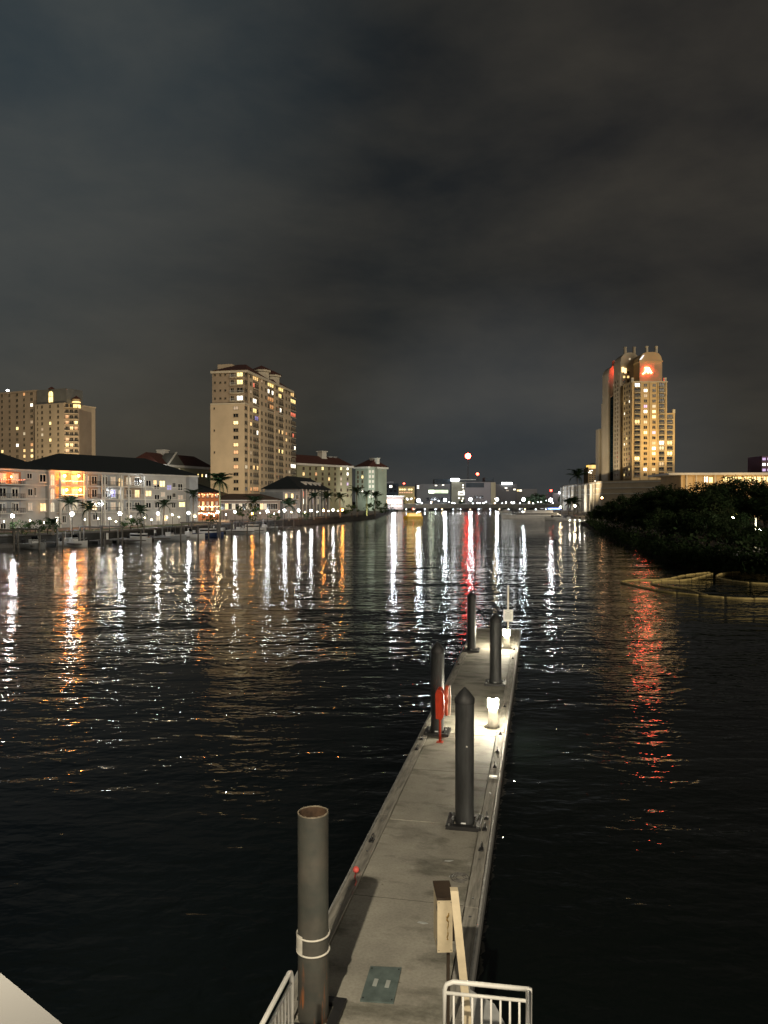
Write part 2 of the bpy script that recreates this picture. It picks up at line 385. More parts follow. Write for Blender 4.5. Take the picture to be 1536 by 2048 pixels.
for side in (0, 1):
    y = joints[0]+rr.uniform(0, .4)
    while y < joints[-1]-0.3:
        ln = min(rr.choice((2.9, 3.3, 3.6)), joints[-1]-y)
        x0 = 0.0 if side == 0 else DW-WL; dz = rr.uniform(0.018, 0.03); g = rr.uniform(-.006, .006)
        b_ = MB(); b_.box(x0+0.005+g, y+0.006, -0.10, x0+WL-0.005+g, y+ln-0.006, dz, 0)
        for yy in (y+0.3, y+ln/2, y+ln-0.3): b_.cyl(x0+WL*.5+g, yy, dz, dz+0.008, 0.022, n=8, m=1)
        b_.build('waler', [timber, galv], dock)
        # outer rub board below
        ox = -0.045 if side == 0 else DW+0.005
        MB().box(ox, y+0.01, -0.30, ox+0.04, y+ln-0.01, 0.0).build('rub_board', mat('pale_rub_strip', (0.36,0.36,0.34), 0.6, 0.3, 2, stretch=(1,3,1)), dock)
        MB().box(ox-0.01+0.01*side, y+0.01, -0.58, ox+0.03+0.01*side, y+ln-0.01, -0.31).build('fascia_board', timber_side, dock)
        y += ln
def cleat(x, y, rz=0):
    b_ = MB(); b_.box(-0.05,-0.09,0,0.05,0.09,0.015)
    for s_ in (-1,1): b_.cyl(0, s_*0.045, 0.015, 0.07, 0.016, n=8)
    b_.tube([(0,-.16,.088),(0,-.09,.077),(0,.09,.077),(0,.16,.088)], [0.011,0.018,0.018,0.011], 8)
    return b_.mesh('cleat', black_steel, True)
cm = cleat(0,0)
for px, py in ((1004,1470),(997,1505),(990,1536),(976,1640),(974,1662),(966,1702),(1020,1300),(1013,1415),(1026,1318),(732,1683),(838,1480),(826,1500),(908,1330)):
    q = Dg(px, py); x = WL*.5 if q.x < DW/2 else DW-WL*.5
    link('cleat', cm, dock, (x, q.y, 0.03))
q = Dg(987, 1557)
MB().box(-0.10,-0.09,0,0.10,0.09,0.03).build('white_edge_plate', mat('white_plate', (0.75,0.75,0.72), 0.5, 0.05), dock, loc=(DW-WL*.5, q.y, 0.034))
# small pale scuffs and dropped litter marks on the deck
for px, py, a in ((897,1722,.2),(845,1846,-.1),(905,1752,.6)):
    q = Dg(px, py); MB().prism([(-.09,-.02),(.02,-.035),(.10,0.0),(.05,.03),(-.06,.025)],0,0.003).build('paint_scuff', mat('pale_scuff',(0.5,0.52,0.5),0.8,0.3,8), dock, loc=(q.x,q.y,0.004), rz=a)
# end cap beam at the far end
MB().box(0, joints[-1]+0.005, -0.30, DW, joints[-1]+0.16, 0.03).build('end_beam', timber, dock)
# pale steel corner gusset by the gangway, right side
gm = mat('pale_gusset', (0.42,0.43,0.42), 0.5, 0.2, 3)
q = Dg(975, 1995)
gb = MB(); gb.prism([(0,-1.9),(0.55,-1.9),(0.62,-1.2),(0.55,-0.6),(0.36,-0.15),(0,0.1)], -0.10, 0.02)
gb.build('corner_gusset', gm, dock, loc=(DW+0.05, q.y, 0))
# hatch lid (green-grey)
cs = [Dg(*p) for p in ((741,1935),(803,1938),(787,2009),(720,2004))]
hx = sum(p.x for p in cs)/4; hy = sum(p.y for p in cs)/4
hatch = tag(link('hatch_lid', MB().prism([(p.x-hx,p.y-hy) for p in (cs[3],cs[2],cs[1],cs[0])], 0.0, 0.022).mesh('hatch_lid', mat('green_grey_lid', (0.13,0.17,0.16), 0.55, 0.3, 5, bump=0.003))), 'green grey access lid with two pale handle slots on the near deck', 'hatch')
hatch.location = W(hx, hy, 0.004); hatch.rotation_euler = (0,0,-YAW)
for sx in (-0.09, 0.09):
    MB().box(sx-0.03,-0.085,0.0225,sx+0.03,0.085,0.028).build('handle', mat('pale_slot',(0.45,0.48,0.45),0.5,0.1), hatch, loc=(0,0,0))
for p in cs: MB().cyl(0,0,0.0225,0.028,0.012,n=8).build('bolt', black_steel, hatch, loc=((p.x-hx)*.86,(p.y-hy)*.86,0))
g_ = W(DW-.42, Dg(960,1760).y, .004)
hz_o = thing('rope_coil','coiled grey mooring rope lying by the right edge of the dock','rope',g_)
MB().tube([((.10+.006*i)*math.cos(i*.45),(.10+.006*i)*math.sin(i*.45),.014+.0004*i) for i in range(34)],.012,6).build('rope', mat('grey_rope',(0.17,0.165,0.15),.9,.4,30), hz_o, True) if False else MB().tube([((.06+.0035*i)*math.cos(i*.45),(.06+.0035*i)*math.sin(i*.45),.014) for i in range(40)],.011,6).build('coil', mat('grey_rope',(0.17,0.165,0.15),.9,.4,30), hz_o, True)
# ---- piles
pile_m = mat('black_pile_sleeve', (0.048,0.051,0.052), 0.48, 0.55, 2.6, bump=0.006, stretch=(1.6,1.6,0.35), detail=9)
cap_m = mat('black_pile_cap', (0.028,0.029,0.03), 0.55, 0.2, 3)
guide_m = black_steel
def pile_guide(x, y, r, depth=0.30, open_left=False):
    b_ = MB(); a = r+0.03; o = r+0.17
    b_.box(-o,-o,0.006,-a,o,0.085); b_.box(a,-o,0.006,o,o,0.085); b_.box(-a,-o,0.006,a,-a,0.085); b_.box(-a,a,0.006,a,o,0.085)
    for sx in (-1,1):
        for sy in (-1,1):
            b_.cyl(sx*(a+o)/2, sy*(o-.05), 0.085, 0.11, 0.026, n=6, m=1)
    g_o = b_.build('pile_guide', [guide_m, galv], dock, loc=(x, y, 0))
    for sx, sy in ((0,-1),(0,1),(1,0),(-1,0)):
        MB().tube([(sx*(r+.045)-.05*abs(sy), sy*(r+.045)-.05*abs(sx), 0.115), (sx*(r+.045)+.05*abs(sy), sy*(r+.045)+.05*abs(sx), 0.115)], 0.028, 8).build('roller', galv, g_o)
    return g_o
def pile(px, pyb, ptop, r, label, cone=0.24):
    g = G(px, pyb, DZ); Y = g.y; g = Vector((At(px, pyb, Y).x, Y, DZ))
    ztop = At(px, ptop, Y).z
    t_ = thing('dock_pile', label, 'pile', (g.x, g.y, 0), 0, 'round piles standing through the dock')
    MB().lathe(0,0,[(r,-3.0),(r,ztop-cone-0.05)], 28).build('shaft', pile_m, t_, True)
    MB().lathe(0,0,[(r+0.012,ztop-cone-0.10),(r+0.014,ztop-cone),(r*0.55,ztop-cone*0.42),(0.012,ztop)], 28).build('cap', cap_m, t_, True)
    q = D(g); pile_guide(q.x, q.y, r)
    return t_
P1 = pile(929,1648,1374,0.203,'tall black pile with pointed cap nearest the camera on the dock')
MB().prism([(-.02,-.01),(.02,-.02),(.025,.0),(0,.02)],0,0.004).build('bird_dropping', mat('dropping',(0.6,0.6,0.55),0.8,0.1), P1, loc=(0.02,-0.206,2.25)).rotation_euler = (R(90),0,0)
pile(991,1368,1226,0.225,'dark pile between the two glowing bollards, its top near the small sign')
P3 = pile(875,1466,1283,0.20,'dark pile on the left dock edge behind the red life ring station')
pile(943,1302,1182,0.205,'far dark pile on the left dock edge near the dock end')
# hollow rusty steel pile
YH = 10.35; hp = At(626, 1623, YH); rH = 0.207
rust = bpy.data.materials.new('weathered_steel_pile'); rust.use_nodes = True; t = rust.node_tree; b = t.nodes['Principled BSDF']; b.inputs['Roughness'].default_value=0.62
tcn = nd(t,'ShaderNodeTexCoord')
c0 = ramp(nzt(2.2,6,(1,1,.6)), 0.32, (0.058,0.058,0.052), 0.7, (0.11,0.105,0.092))
c0 = mulc(c0, ramp(nzt(1.6,4,(1,1,2)), 0.4, (0.72,0.8,0.78), 0.6, (1.0,0.96,0.9)), 0.9)
scr = ramp(nzt(5,4,(2.2,2.2,.9)), 0.70, (0,0,0), 0.78, (0.25,0.23,0.2))
m_ = nd(t,'ShaderNodeMix', data_type='RGBA', blend_type='ADD'); m_.inputs['Factor'].default_value=0.5; t.links.new(c0, m_.inputs['A']); t.links.new(scr, m_.inputs['B'])
# rust streaks low on the pile
sx_ = nd(t,'ShaderNodeSeparateXYZ'); t.links.new(tcn.outputs['Object'], sx_.inputs[0])
mrz = nd(t,'ShaderNodeMapRange', inp={'From Min':0.95,'From Max':1.55,'To Min':1.0,'To Max':0.0}); t.links.new(sx_.outputs['Z'], mrz.inputs['Value'])
st = nd(t,'ShaderNodeMapRange', inp={'From Min':0.60,'From Max':0.68}); t.links.new(nzt(9,4,(1,1,.10)), st.inputs['Value'])
mm = nd(t,'ShaderNodeMath', operation='MULTIPLY'); t.links.new(mrz.outputs[0], mm.inputs[0]); t.links.new(st.outputs[0], mm.inputs[1])
m2 = nd(t,'ShaderNodeMix', data_type='RGBA'); t.links.new(mm.outputs[0], m2.inputs['Factor']); t.links.new(m_.outputs['Result'], m2.inputs['A']); m2.inputs['B'].default_value=(0.32,0.11,0.035,1)
t.links.new(m2.outputs['Result'], b.inputs['Base Color'])
bp = nd(t,'ShaderNodeBump', inp={'Strength':0.5,'Distance':0.004}); t.links.new(nzt(14,4), bp.inputs['Height']); t.links.new(bp.outputs[0], b.inputs['Normal'])
rust_in = mat('rusty_inside', (0.085,0.05,0.028), 0.9, 0.5, 6, bump=0.01)
lip = mat('bright_cut_lip', (0.26,0.22,0.16), 0.6, 0.3, 20)
hpile = thing('hollow_steel_pile', 'open topped weathered steel pipe pile at the near left dock edge', 'pile', (hp.x, YH, 0), 0, None)
zt = hp.z
MB().lathe(0,0,[(rH,-3),(rH,zt-0.012)],40).build('shaft', rust, hpile, True)
ib = MB().lathe(0,0,[(rH-0.014,zt-0.012),(rH-0.016,zt-2.2)],40,0); ib.cyl(0,0,zt-2.25,zt-2.2,rH-0.02,n=24)
ib.build('pipe_interior', rust_in, hpile, True)
lr = random.Random(5); nn = 40; lb = MB(); vs=[]
for i in range(nn):
    a = 2*math.pi*i/nn; dz = lr.uniform(-.004,.004)
    for r_, z_ in ((rH+.001,zt-.013),(rH+.001,zt+dz),(rH-.015,zt+dz),(rH-.015,zt-.013)): vs.append((r_*math.cos(a), r_*math.sin(a), z_))
lb.add(vs, [(i*4+k, ((i+1)%nn)*4+k, ((i+1)%nn)*4+(k+1)%4, i*4+(k+1)%4) for i in range(nn) for k in range(4)])
lb.build('cut_rim', lip, hpile)
hoop_m = mat('white_hoop', (0.72,0.69,0.60), 0.5, 0.15, 8)
fY = YH-rH
for py in (1882, 1915):
    z_ = At(626, py, fY).z
    MB().tube([((rH+.012)*math.cos(a), (rH+.012)*math.sin(a), z_) for a in [2*math.pi*i/36 for i in range(37)]], 0.013, 6, cap=False).build('hoop', hoop_m, hpile, True)
za, zb = At(626,1876,fY).z, At(626,1916,fY).z
pv=[]
for i in range(7):
    a = R(188+i*8); 
    for z_ in (zb, za): pv.append(((rH+.02)*math.cos(a),(rH+.02)*math.sin(a),z_))
MB().add(pv,[(2*i,2*i+2,2*i+3,2*i+1) for i in range(6)]).build('wear_pad', hoop_m, hpile)
q = D((hp.x, YH, DZ))
gb = MB(); gb.box(rH+.03,-rH-.16,0.01,rH+.17,rH+.16,0.07); gb.box(-rH-.1,-rH-.16,0.01,rH+.03,-rH-.04,0.07); gb.box(-rH-.1,rH+.04,0.01,rH+.03,rH+.16,0.07)
gb.build('pile_guide', black_steel, dock, loc=(q.x,q.y,0))
MB().box(-0.12,-0.03,0,0.12,0.03,0.05).build('timber_block', mat('fresh_timber',(0.52,0.43,0.28),0.7,0.2,5), dock, loc=(q.x+0.40,q.y-0.36,0.071))
# ---- bollard lights
lens = emi('bollard_lens', (1.0,0.90,0.68), 430, sample=True)
boll_m = mat('cream_bollard', (0.50,0.475,0.40), 0.55, 0.15, 6)
grime = mat('grime_ring', (0.16,0.145,0.11), 0.8, 0.4, 9)
def bollard(px, pyb, label):
    g = G(px, pyb, DZ)
    t_ = thing('bollard_light', label, 'bollard light', (g.x, g.y, DZ), 0, 'lit bollards along the right edge of the dock')
    MB().lathe(0,0,[(0.0,0.006),(0.27,0.006),(0.255,0.02),(0.19,0.03),(0.0,0.03)],28).build('base_plate', grime, t_, True)
    MB().lathe(0,0,[(0.165,0.03),(0.165,0.10),(0.15,0.12),(0.148,0.60),(0.05,0.64),(0.0,0.655)],28).build('body', boll_m, t_, True)
    MB().lathe(0,0,[(0.05,0.648),(0.158,0.63),(0.164,0.70),(0.163,0.84),(0.150,0.872),(0.0,0.872)],24).build('lens', lens, t_, True)
    MB().lathe(0,0,[(0.0,0.878),(0.11,0.878),(0.10,0.895),(0.0,0.90)],20).build('lid', boll_m, t_, True)
    for a in (45,135,225,315): MB().cyl(.225*math.cos(R(a)),.225*math.sin(R(a)),0.0305,0.045,0.014,n=6).build('bolt', black_steel, t_)
    return t_
bollard(986,1454,'glowing cream bollard light nearest the camera beside the black pile')
bollard(1013,1296,'glowing cream bollard light at the far end below the white sign')
# ---- life ring station
red = mat('red_orange_plastic', (0.52,0.045,0.015), 0.4, 0.15, 5)
pale_ring = mat('pale_ring', (0.85,0.55,0.42), 0.5, 0.1, 5)
g = G(880,1484,DZ)
lrs = thing('life_ring_station', 'red life ring cabinet on a red pole in front of the left pile', 'life ring', (g.x, g.y, DZ), -YAW)
MB().tube([(0,0,0.0),(0,0,1.6)],0.035,10).build('pole', red, lrs, True)
MB().box(-.1,-.1,0.004,.1,.1,0.014).build('foot_plate', red, lrs)
hb = MB(); n = 14
prof = [(-.17,.78),(.06,.74),(.14,.86),(.16,1.2),(.13,1.55),(.02,1.70),(-.12,1.70),(-.19,1.55)]
vs = [(x,-.36,z) for x,z in prof]+[(x*1.0,.36,z) for x,z in prof]
k = len(prof)
hb.add(vs,[tuple(range(k)),tuple(reversed(range(k,2*k)))]+[(i,k+i,k+(i+1)%k,(i+1)%k) for i in range(k)])
h_o = hb.build('housing', red, lrs, loc=(0.02,0.02,0.0)); h_o.scale=(.72,.5,.92)
ring_o = MB().tube([(0.20, .24*math.cos(a), 1.22+.40*math.sin(a)) for a in [2*math.pi*i/28 for i in range(29)]], 0.048, 10, cap=False).build('ring_buoy', mat('orange_ring',(0.60,0.09,0.03),0.45,0.1,5), lrs, True)
MB().tube([(0.275, .27*math.cos(a), 1.22+.44*math.sin(a)) for a in [2*math.pi*i/24 for i in range(25)]], 0.014, 6, cap=False).build('grab_line', pale_ring, lrs.children[-1] if False else ring_o, True)
# ---- dock end sign
g = G(1016,1262,DZ); Y = g.y-0.5; g = Vector((At(1016,1262,Y).x, Y, DZ))
sg = thing('dock_sign', 'white notice sign on a thin pale post at the dock end', 'sign', g, R(-4))
pz = At(1016,1172,Y).z-DZ
MB().box(-.04,-.04,0.004,.04,.04,pz).build('post', mat('pale_post',(0.62,0.56,0.42),0.6,0.2,5), sg)
MB().tube([(0.0,0,pz),(0.0,0,pz+.04)],0.05,8).build('post_cap', trim_white, sg)
s0, s1 = At(1016,1219,Y).z-DZ, At(1016,1242,Y).z-DZ
sw_ = 0.25
MB().box(-sw_,-.07,s1,sw_,-.045,s0).build('board', mat('white_sign_face',(0.78,0.77,0.72),0.5,0.04), sg)
tb = MB(); ink = mat('grey_ink',(0.16,0.16,0.16),0.6,0.1)
hh = s0-s1
tb.tube([(-.17+.34*i/8,-.0735,s0-.16*hh+.04*math.sin(math.pi*i/8)) for i in range(9)],0.012,4)
tb.box(-.10,-.0735,s0-.27*hh,.10,-.0705,s0-.23*hh)
tb.build('emblem', ink, sg)
lr = random.Random(9)
for i in range(6):
    zc = s0-(.36+.09*i)*hh; x = -.19; lb = MB()
    while x < .16:
        wl = lr.uniform(.03,.07); lb.box(x,-.0735,zc-.012,min(x+wl,.19),-.0705,zc+.012); x += wl+.018
    lb.build('text_line', ink, sg)
# ---- cabinet on timber post near the gangway
cream = mat('cream_painted_wood', (0.66,0.56,0.38), 0.6, 0.12, 5, bump=0.003)
brown = mat('brown_lid', (0.050,0.034,0.022), 0.6, 0.3, 5)
Yp = 9.75
top = At(908,1778,Yp); bot = At(932,2010,Yp-0.25)
bot2 = top+(bot-top)*((top.z-DZ)/(top.z-bot.z))
pst = thing('leaning_post', 'slim cream timber post leaning beside the brown topped cabinet', 'post', (bot2.x, bot2.y, DZ))
MB().add([(x*.05+ (0 if k_==0 else (top-bot2).x), y*.05+(0 if k_==0 else (top-bot2).y), 0.004 if k_==0 else top.z-DZ) for k_ in (0,1) for x,y in ((-1,-1),(1,-1),(1,1),(-1,1))],
    [(0,3,2,1),(4,5,6,7),(0,1,5,4),(1,2,6,5),(2,3,7,6),(3,0,4,7)]).build('post_shaft', cream, pst)
ft = At(890,1800,9.85); fb = At(890,1905,9.85)
cab = thing('fire_cabinet', 'narrow cream cabinet with dark brown top fixed beside the leaning post', 'cabinet', (ft.x, ft.y, DZ), R(3))
hw = 0.098; z0_, z1_ = fb.z-DZ, ft.z-DZ
cb = MB(); cb.box(-hw,0,z0_,hw,0.42,z1_); cb.build('cabinet_body', cream, cab)
MB().box(-hw-.008,-.01,z1_+.001,hw+.02,0.45,z1_+.03).build('cabinet_top', brown, cab)
for zz_ in (z0_+.12, z1_-.12): MB().box(-hw-.006,.01,zz_-.03,-hw-.001,.07,zz_+.03).build('hinge', galv, cab)
for sx_ in (-1,1):
    for zz_ in (z0_+.03, z1_-.03): MB().cyl(sx_*(hw-.02),0,0,.004,.006,n=6).build('screw', black_steel, cab, loc=(0,-.004,zz_)).rotation_euler=(R(90),0,0)
MB().box(hw+.002,0.16,z0_+.05,hw+.05,0.28,z1_-.05).build('bracket', brown, cab)
mk = MB(); lr = random.Random(2); pts = [(0.035+lr.uniform(-.012,.012), -.004, z1_-.17-(z1_-z0_)*.5*i/12) for i in range(13)]
mk.tube(pts, [0.004+lr.random()*.009 for _ in pts], 6); mk.build('rope_mark', mat('ochre_mark',(0.30,0.19,0.05),0.8,0.3,20), cab)
MB().box(hw-.06,0.10,-0.0+0.004,hw-.02,0.14,z0_-0.002).build('support_leg', brown, cab)
# ---- red marker ball on left edge
g = W(WL*.5, Dg(707,1748).y, 0.03)
rb = thing('marker_float', 'small round red float lying on the left dock edge', 'float', g)
MB().ball(0,0,0.06,0.06,16,10).build('ball', mat('faded_red_ball',(0.75,0.12,0.10),0.5,0.15,6), rb, True)
MB().tube([(0,-.05,.03),(-.02,-.2,.015),(.02,-.36,.012),(0,-.5,.012)],0.012,6).build('rope', mat('red_rope',(0.45,0.10,0.08),0.8,0.2,9), rb, True)
# ---- white gangway railings
white_rail = mat('white_painted_rail', (0.78,0.77,0.72), 0.4, 0.08, 4)
RZ = At(0,1935,8.9).z; hr = RZ-DZ
eL = Dg(0,0) if False else D(At(583,1937,8.9)); eR0 = D(At(889,1962,8.75)); eR1 = D(At(1058,1970,8.60))
def baluster(root, x, y, z0, z1): link('baluster', bal_me, root, (x, y, z0), 0, (1,1,z1-z0))
bal_me = MB().cyl(0,0,0,1,0.0125,n=10).mesh('baluster', white_rail, True)
rl = thing('gangway_railing', 'white railing running back along the left side of the gangway', 'railing', W(0,0,0), -YAW)
x = eL.x; y = eL.y; zt_ = eL.z; zb_ = zt_-1.05
MB().tube([(x,y,zb_-.1),(x,y,zt_-.09),(x,y-.03,zt_-.03),(x,y-.09,zt_),(x,y-3.2,zt_)],0.027,12).build('top_rail', white_rail, rl, True)
MB().tube([(x,y-.01,zt_-.16),(x,y-3.2,zt_-.16)],0.017,10).build('mid_rail', white_rail, rl, True)
MB().tube([(x,y-.01,zb_),(x,y-3.2,zb_)],0.017,10).build('bottom_rail', white_rail, rl, True)
for i in range(1,28): baluster(rl, x, y-.115*i, zb_, zt_-.16)
rr_ = thing('gangway_railing', 'white railing panel with rounded corner closing the right end of the gangway', 'railing', W(0,0,0), -YAW)
a, c_ = eR0, eR1; zt_ = a.z; zb_ = zt_-1.05; d = (c_-a); d.z = 0; dl = d.length; d.normalize()
def along(s, z): return (a.x+d.x*s, a.y+d.y*s, z)
MB().tube([along(0,zb_-.1),along(0,zt_-.10),along(.025,zt_-.035),along(.10,zt_-.0),along(dl,zt_+.0)],0.027,12).build('top_rail', white_rail, rr_, True)
MB().tube([along(.02,zt_-.135),along(dl,zt_-.135)],0.02,10).build('mid_rail', white_rail, rr_, True)
MB().tube([along(.02,zb_),along(dl,zb_)],0.02,10).build('bottom_rail', white_rail, rr_, True)
for i in range(1,9): baluster(rr_, *along(dl*i/9.0,0)[:2], zb_, zt_-.135)
cx_, cy_ = along(dl,0)[:2]
MB().tube([(cx_,cy_,zb_-.1),(cx_,cy_,zt_+.01)],0.034,12).build('corner_post', white_rail, rr_, True)
rs_ = thing('gangway_railing', 'white railing running back along the right side of the gangway', 'railing', W(0,0,0), -YAW)
MB().tube([(cx_,cy_-.06,zt_),(cx_,cy_-3.0,zt_)],0.03,12).build('top_rail', white_rail, rs_, True)
MB().tube([(cx_,cy_-.06,zt_-.16),(cx_,cy_-3.0,zt_-.16)],0.017,10).build('mid_rail', white_rail, rs_, True)
MB().tube([(cx_,cy_-.06,zb_),(cx_,cy_-3.0,zb_)],0.017,10).build('bottom_rail', white_rail, rs_, True)
for i in range(1,26): baluster(rs_, cx_, cy_-.06-.115*i, zb_, zt_-.16)
gw = thing('gangway', 'gangway floor between the white railings leading down to the dock', 'gangway', W(0,0,0), -YAW)
MB().box(x+.04, y-3.2, zb_-.16, cx_-.04, y-.55, zb_-.06).build('floor_plate', mat('gangway_grating',(0.25,0.25,0.24),0.6,0.3,20), gw)
for sx in (x+.06, cx_-.12): MB().box(sx, y-3.2, 0.02, sx+.06, y-.5, zb_-.165).build('stringer', white_rail, gw)
# ---- terrace parapet where the photographer stands
pa, pb = G(-20,1928.5,6.9), G(125,2048,6.9)
d = (pb-pa); d.z=0; d.normalize(); nrm = Vector((-d.y, d.x, 0))   # points away from camera
if nrm.y < 0: nrm = -nrm
p0 = pa-d*2.0; p1 = pb+d*3.0; k_ = -nrm*0.30
par = thing('terrace_parapet', 'smooth white parapet cap cutting across the bottom left corner', 'parapet', (p0.x,p0.y,0))
def rel(p): return ((p-p0).x,(p-p0).y)
MB().prism([rel(p0+k_),rel(p1+k_),rel(p1),rel(p0)],6.86,6.90).build('cap', mat('white_cap',(0.72,0.71,0.68),0.5,0.06,2), par)
MB().prism([rel(p0+k_*.85),rel(p1+k_*.85),rel(p1-nrm*.04),rel(p0-nrm*.04)],5.0,6.858).build('wall', stucco_white, par)
# ---- floodlight behind the camera (its shadow of the hollow pile lies on the deck)
FLP = Vector((-3.1,-2.9,13.5))
fl = thing('flood_lamp', 'floodlight on a tall grey mast behind the terrace', 'lamp', (FLP.x-.3, FLP.y-.6, 0))
MB().cyl(0,0,-2,FLP.z+.3,0.10,0.06,n=12).build('mast', galv, fl, True)
MB().box(.05,.1,FLP.z-.05,.55,.5,FLP.z+.2).build('lamp_head', steel_dark, fl)
ld = bpy.data.lights.new('flood_light','SPOT'); ld.energy = 11000; ld.spot_size = R(49); ld.spot_blend = 0.8; ld.shadow_soft_size = 0.14; ld.color=(1.0,0.87,0.66)
lo = bpy.data.objects.new('flood_light', ld); COL.objects.link(lo); lo.location = FLP+Vector((0,0.1,-.12))
lo.rotation_euler = (Vector(lo.location)-Vector((0.6,12.6,0.5))).to_track_quat('Z','Y').to_euler()
# ================================================================== FLOATING BOOM (yellow)
boom_m = mat('yellow_boom_cover', (0.80,0.62,0.24), 0.6, 0.35, 2.0, bump=0.01)
joint_m = mat('boom_joint', (0.10,0.085,0.03), 0.7, 0.3)
def catmull(P, n=8):
    P = [Vector(p) for p in P]; out_ = []
    for i in range(len(P)-1):
        a, b_, c_, d_ = P[max(i-1,0)], P[i], P[i+1], P[min(i+2,len(P)-1)]
        for j in range(n):
            t_ = j/n
            out_.append(0.5*((2*b_)+(-a+c_)*t_+(2*a-5*b_+4*c_-d_)*t_*t_+(-a+3*b_-3*c_+d_)*t_**3))
    out_.append(P[-1]); return out_
def boom(pix, label, r=0.125, seg=1.9):
    r *= .74
    P = [G(px,py,0.04) for px,py in pix]; C = catmull(P, 10)
    root = thing('containment_boom', label, 'floating boom', (C[0].x, C[0].y, 0), 0, 'yellow containment booms beside the mangroves')
    off = Vector((C[0].x, C[0].y, 0)); cur = [C[0]]; acc = 0
    segs = []
    for i in range(1, len(C)):
        dl = (C[i]-C[i-1]).length; acc += dl; cur.append(C[i])
        if acc > seg: segs.append(cur); cur = [C[i]]; acc = 0
    if len(cur) > 1: segs.append(cur)
    for s_ in segs:
        k = len(s_)
        rr = [r*(0.62 if j in (0, k-1) else 1.0) for j in range(k)]
        if k == 2: s_ = [s_[0], s_[0].lerp(s_[1],.15), s_[0].lerp(s_[1],.85), s_[1]]; rr = [r*.62, r, r, r*.62]
        MB().tube([p-off for p in s_], rr, 10).build('float_segment', boom_m, root, True)
        e = s_[-1]-off
        MB().box(e.x-.05,e.y-.05,-.02,e.x+.05,e.y+.05,.11).build('connector', joint_m, root)
    return root
boom([(1620,1201),(1536,1198),(1480,1197),(1420,1193),(1370,1188),(1330,1184),(1290,1177),(1262,1170),(1243,1165),(1250,1162),(1275,1160),(1305,1160),(1335,1158),(1362,1152),(1390,1148),(1420,1145)],'long outer yellow boom with pointed tip nearest the dock',0.13)
boom([(1415,1191),(1398,1186),(1385,1181),(1360,1177),(1335,1174),(1315,1171),(1303,1167),(1312,1163),(1340,1161),(1370,1160),(1400,1154),(1425,1147)],'short inner yellow boom looped inside the long outer boom',0.12)
boom([(1600,1172),(1536,1168),(1500,1166),(1465,1162),(1440,1157),(1433,1152),(1445,1147),(1470,1144),(1500,1143),(1560,1144)],'yellow boom loop at the right by the mangrove roots',0.13)
# ================================================================== VEGETATION
def leaf_mat(name, col, var=0.5):
    return mat(name, col, 0.85, var, 0.35, col2=tuple(x*(1-var) for x in col), spec=0.04)
mang_leaf = [leaf_mat('mangrove_leaf', (0.027,0.048,0.019)), leaf_mat('mangrove_leaf_pale', (0.042,0.062,0.027))]
bark = mat('dark_bark', (0.06,0.045,0.032), 0.9, 0.4, 4, bump=0.02)
def crown_mesh(seed, rx, rz, nclump, nleaf, size, mats, cz):
    r_ = random.Random(seed); b_ = MB()
    for c_i in range(nclump):
        th = r_.uniform(0, 2*math.pi); ph = math.asin(r_.uniform(-0.55, 1)); k = r_.uniform(.55, 1.0)
        cx, cy, cz_ = rx*k*math.cos(th)*math.cos(ph), rx*k*math.sin(th)*math.cos(ph), cz+rz*k*math.sin(ph)
        cr_ = r_.uniform(.16,.32)*rx; mi = 1 if r_.random() < .35 else 0
        for j in range(nleaf):
            a = Vector((r_.gauss(0,1), r_.gauss(0,1), r_.gauss(0,1))).normalized()*cr_*r_.uniform(.5,1.08)
            p = Vector((cx, cy, cz_))+Vector((a.x, a.y, a.z*.75))
            n_ = (a.normalized()+Vector((r_.uniform(-.7,.7), r_.uniform(-.7,.7), r_.uniform(-.2,.9)))).normalized()
            u_ = n_.orthogonal().normalized(); u_.rotate(Matrix.Rotation(r_.uniform(0,6.28),3,n_)); v_ = n_.cross(u_)
            s_ = size*r_.uniform(.6,1.4)
            b_.add([p-u_*s_, p-v_*s_*.45, p+u_*s_, p+v_*s_*.45], [(0,1,2,3)], mi)
    return b_.mesh('crown', mats)
def trunk_mesh(seed, h, r0, spread, n=6):
    r_ = random.Random(seed); b_ = MB()
    b_.tube([(0,0,-.8),(.1,.05,h*.35),(.0,-.1,h*.7)],[r0,r0*.75,r0*.45],8)
    for i in range(n):
        a = r_.uniform(0,6.28); z = h*r_.uniform(.2,.6); L_ = spread*r_.uniform(.5,.85)
        b_.tube([(0,0,z),(L_*.5*math.cos(a),L_*.5*math.sin(a),z+h*.16),(L_*math.cos(a),L_*math.sin(a),z+h*.32)],[r0*.45,r0*.28,r0*.1],6)
    for i in range(7):     # prop roots
        a = r_.uniform(0,6.28); L_ = r_.uniform(.8,1.7)
        b_.tube([(0,0,1.4),(L_*.6*math.cos(a),L_*.6*math.sin(a),.9),(L_*math.cos(a),L_*math.sin(a),-.8)],.05,5)
    return b_.mesh('trunk', bark, True)
CR = [crown_mesh(i+1, 4.6, 3.3, 80, 80, .21, mang_leaf, 5.2) for i in range(4)]
TK = [trunk_mesh(i, 6.0, .22, 3.6) for i in range(3)]
def mtree(X, Y, sc_, label, k, cat='tree', name='mangrove_tree', group='mangrove trees on the right bank', zs=1.0, cr_=None):
    t_ = thing(name, label, cat, (X, Y, 0.4), rnd.uniform(0,6.28), group); t_.scale = (sc_, sc_, sc_*zs)
    link('trunk', TK[k % 3], t_); link('crown', (cr_ or CR)[k % 4], t_)
    return t_
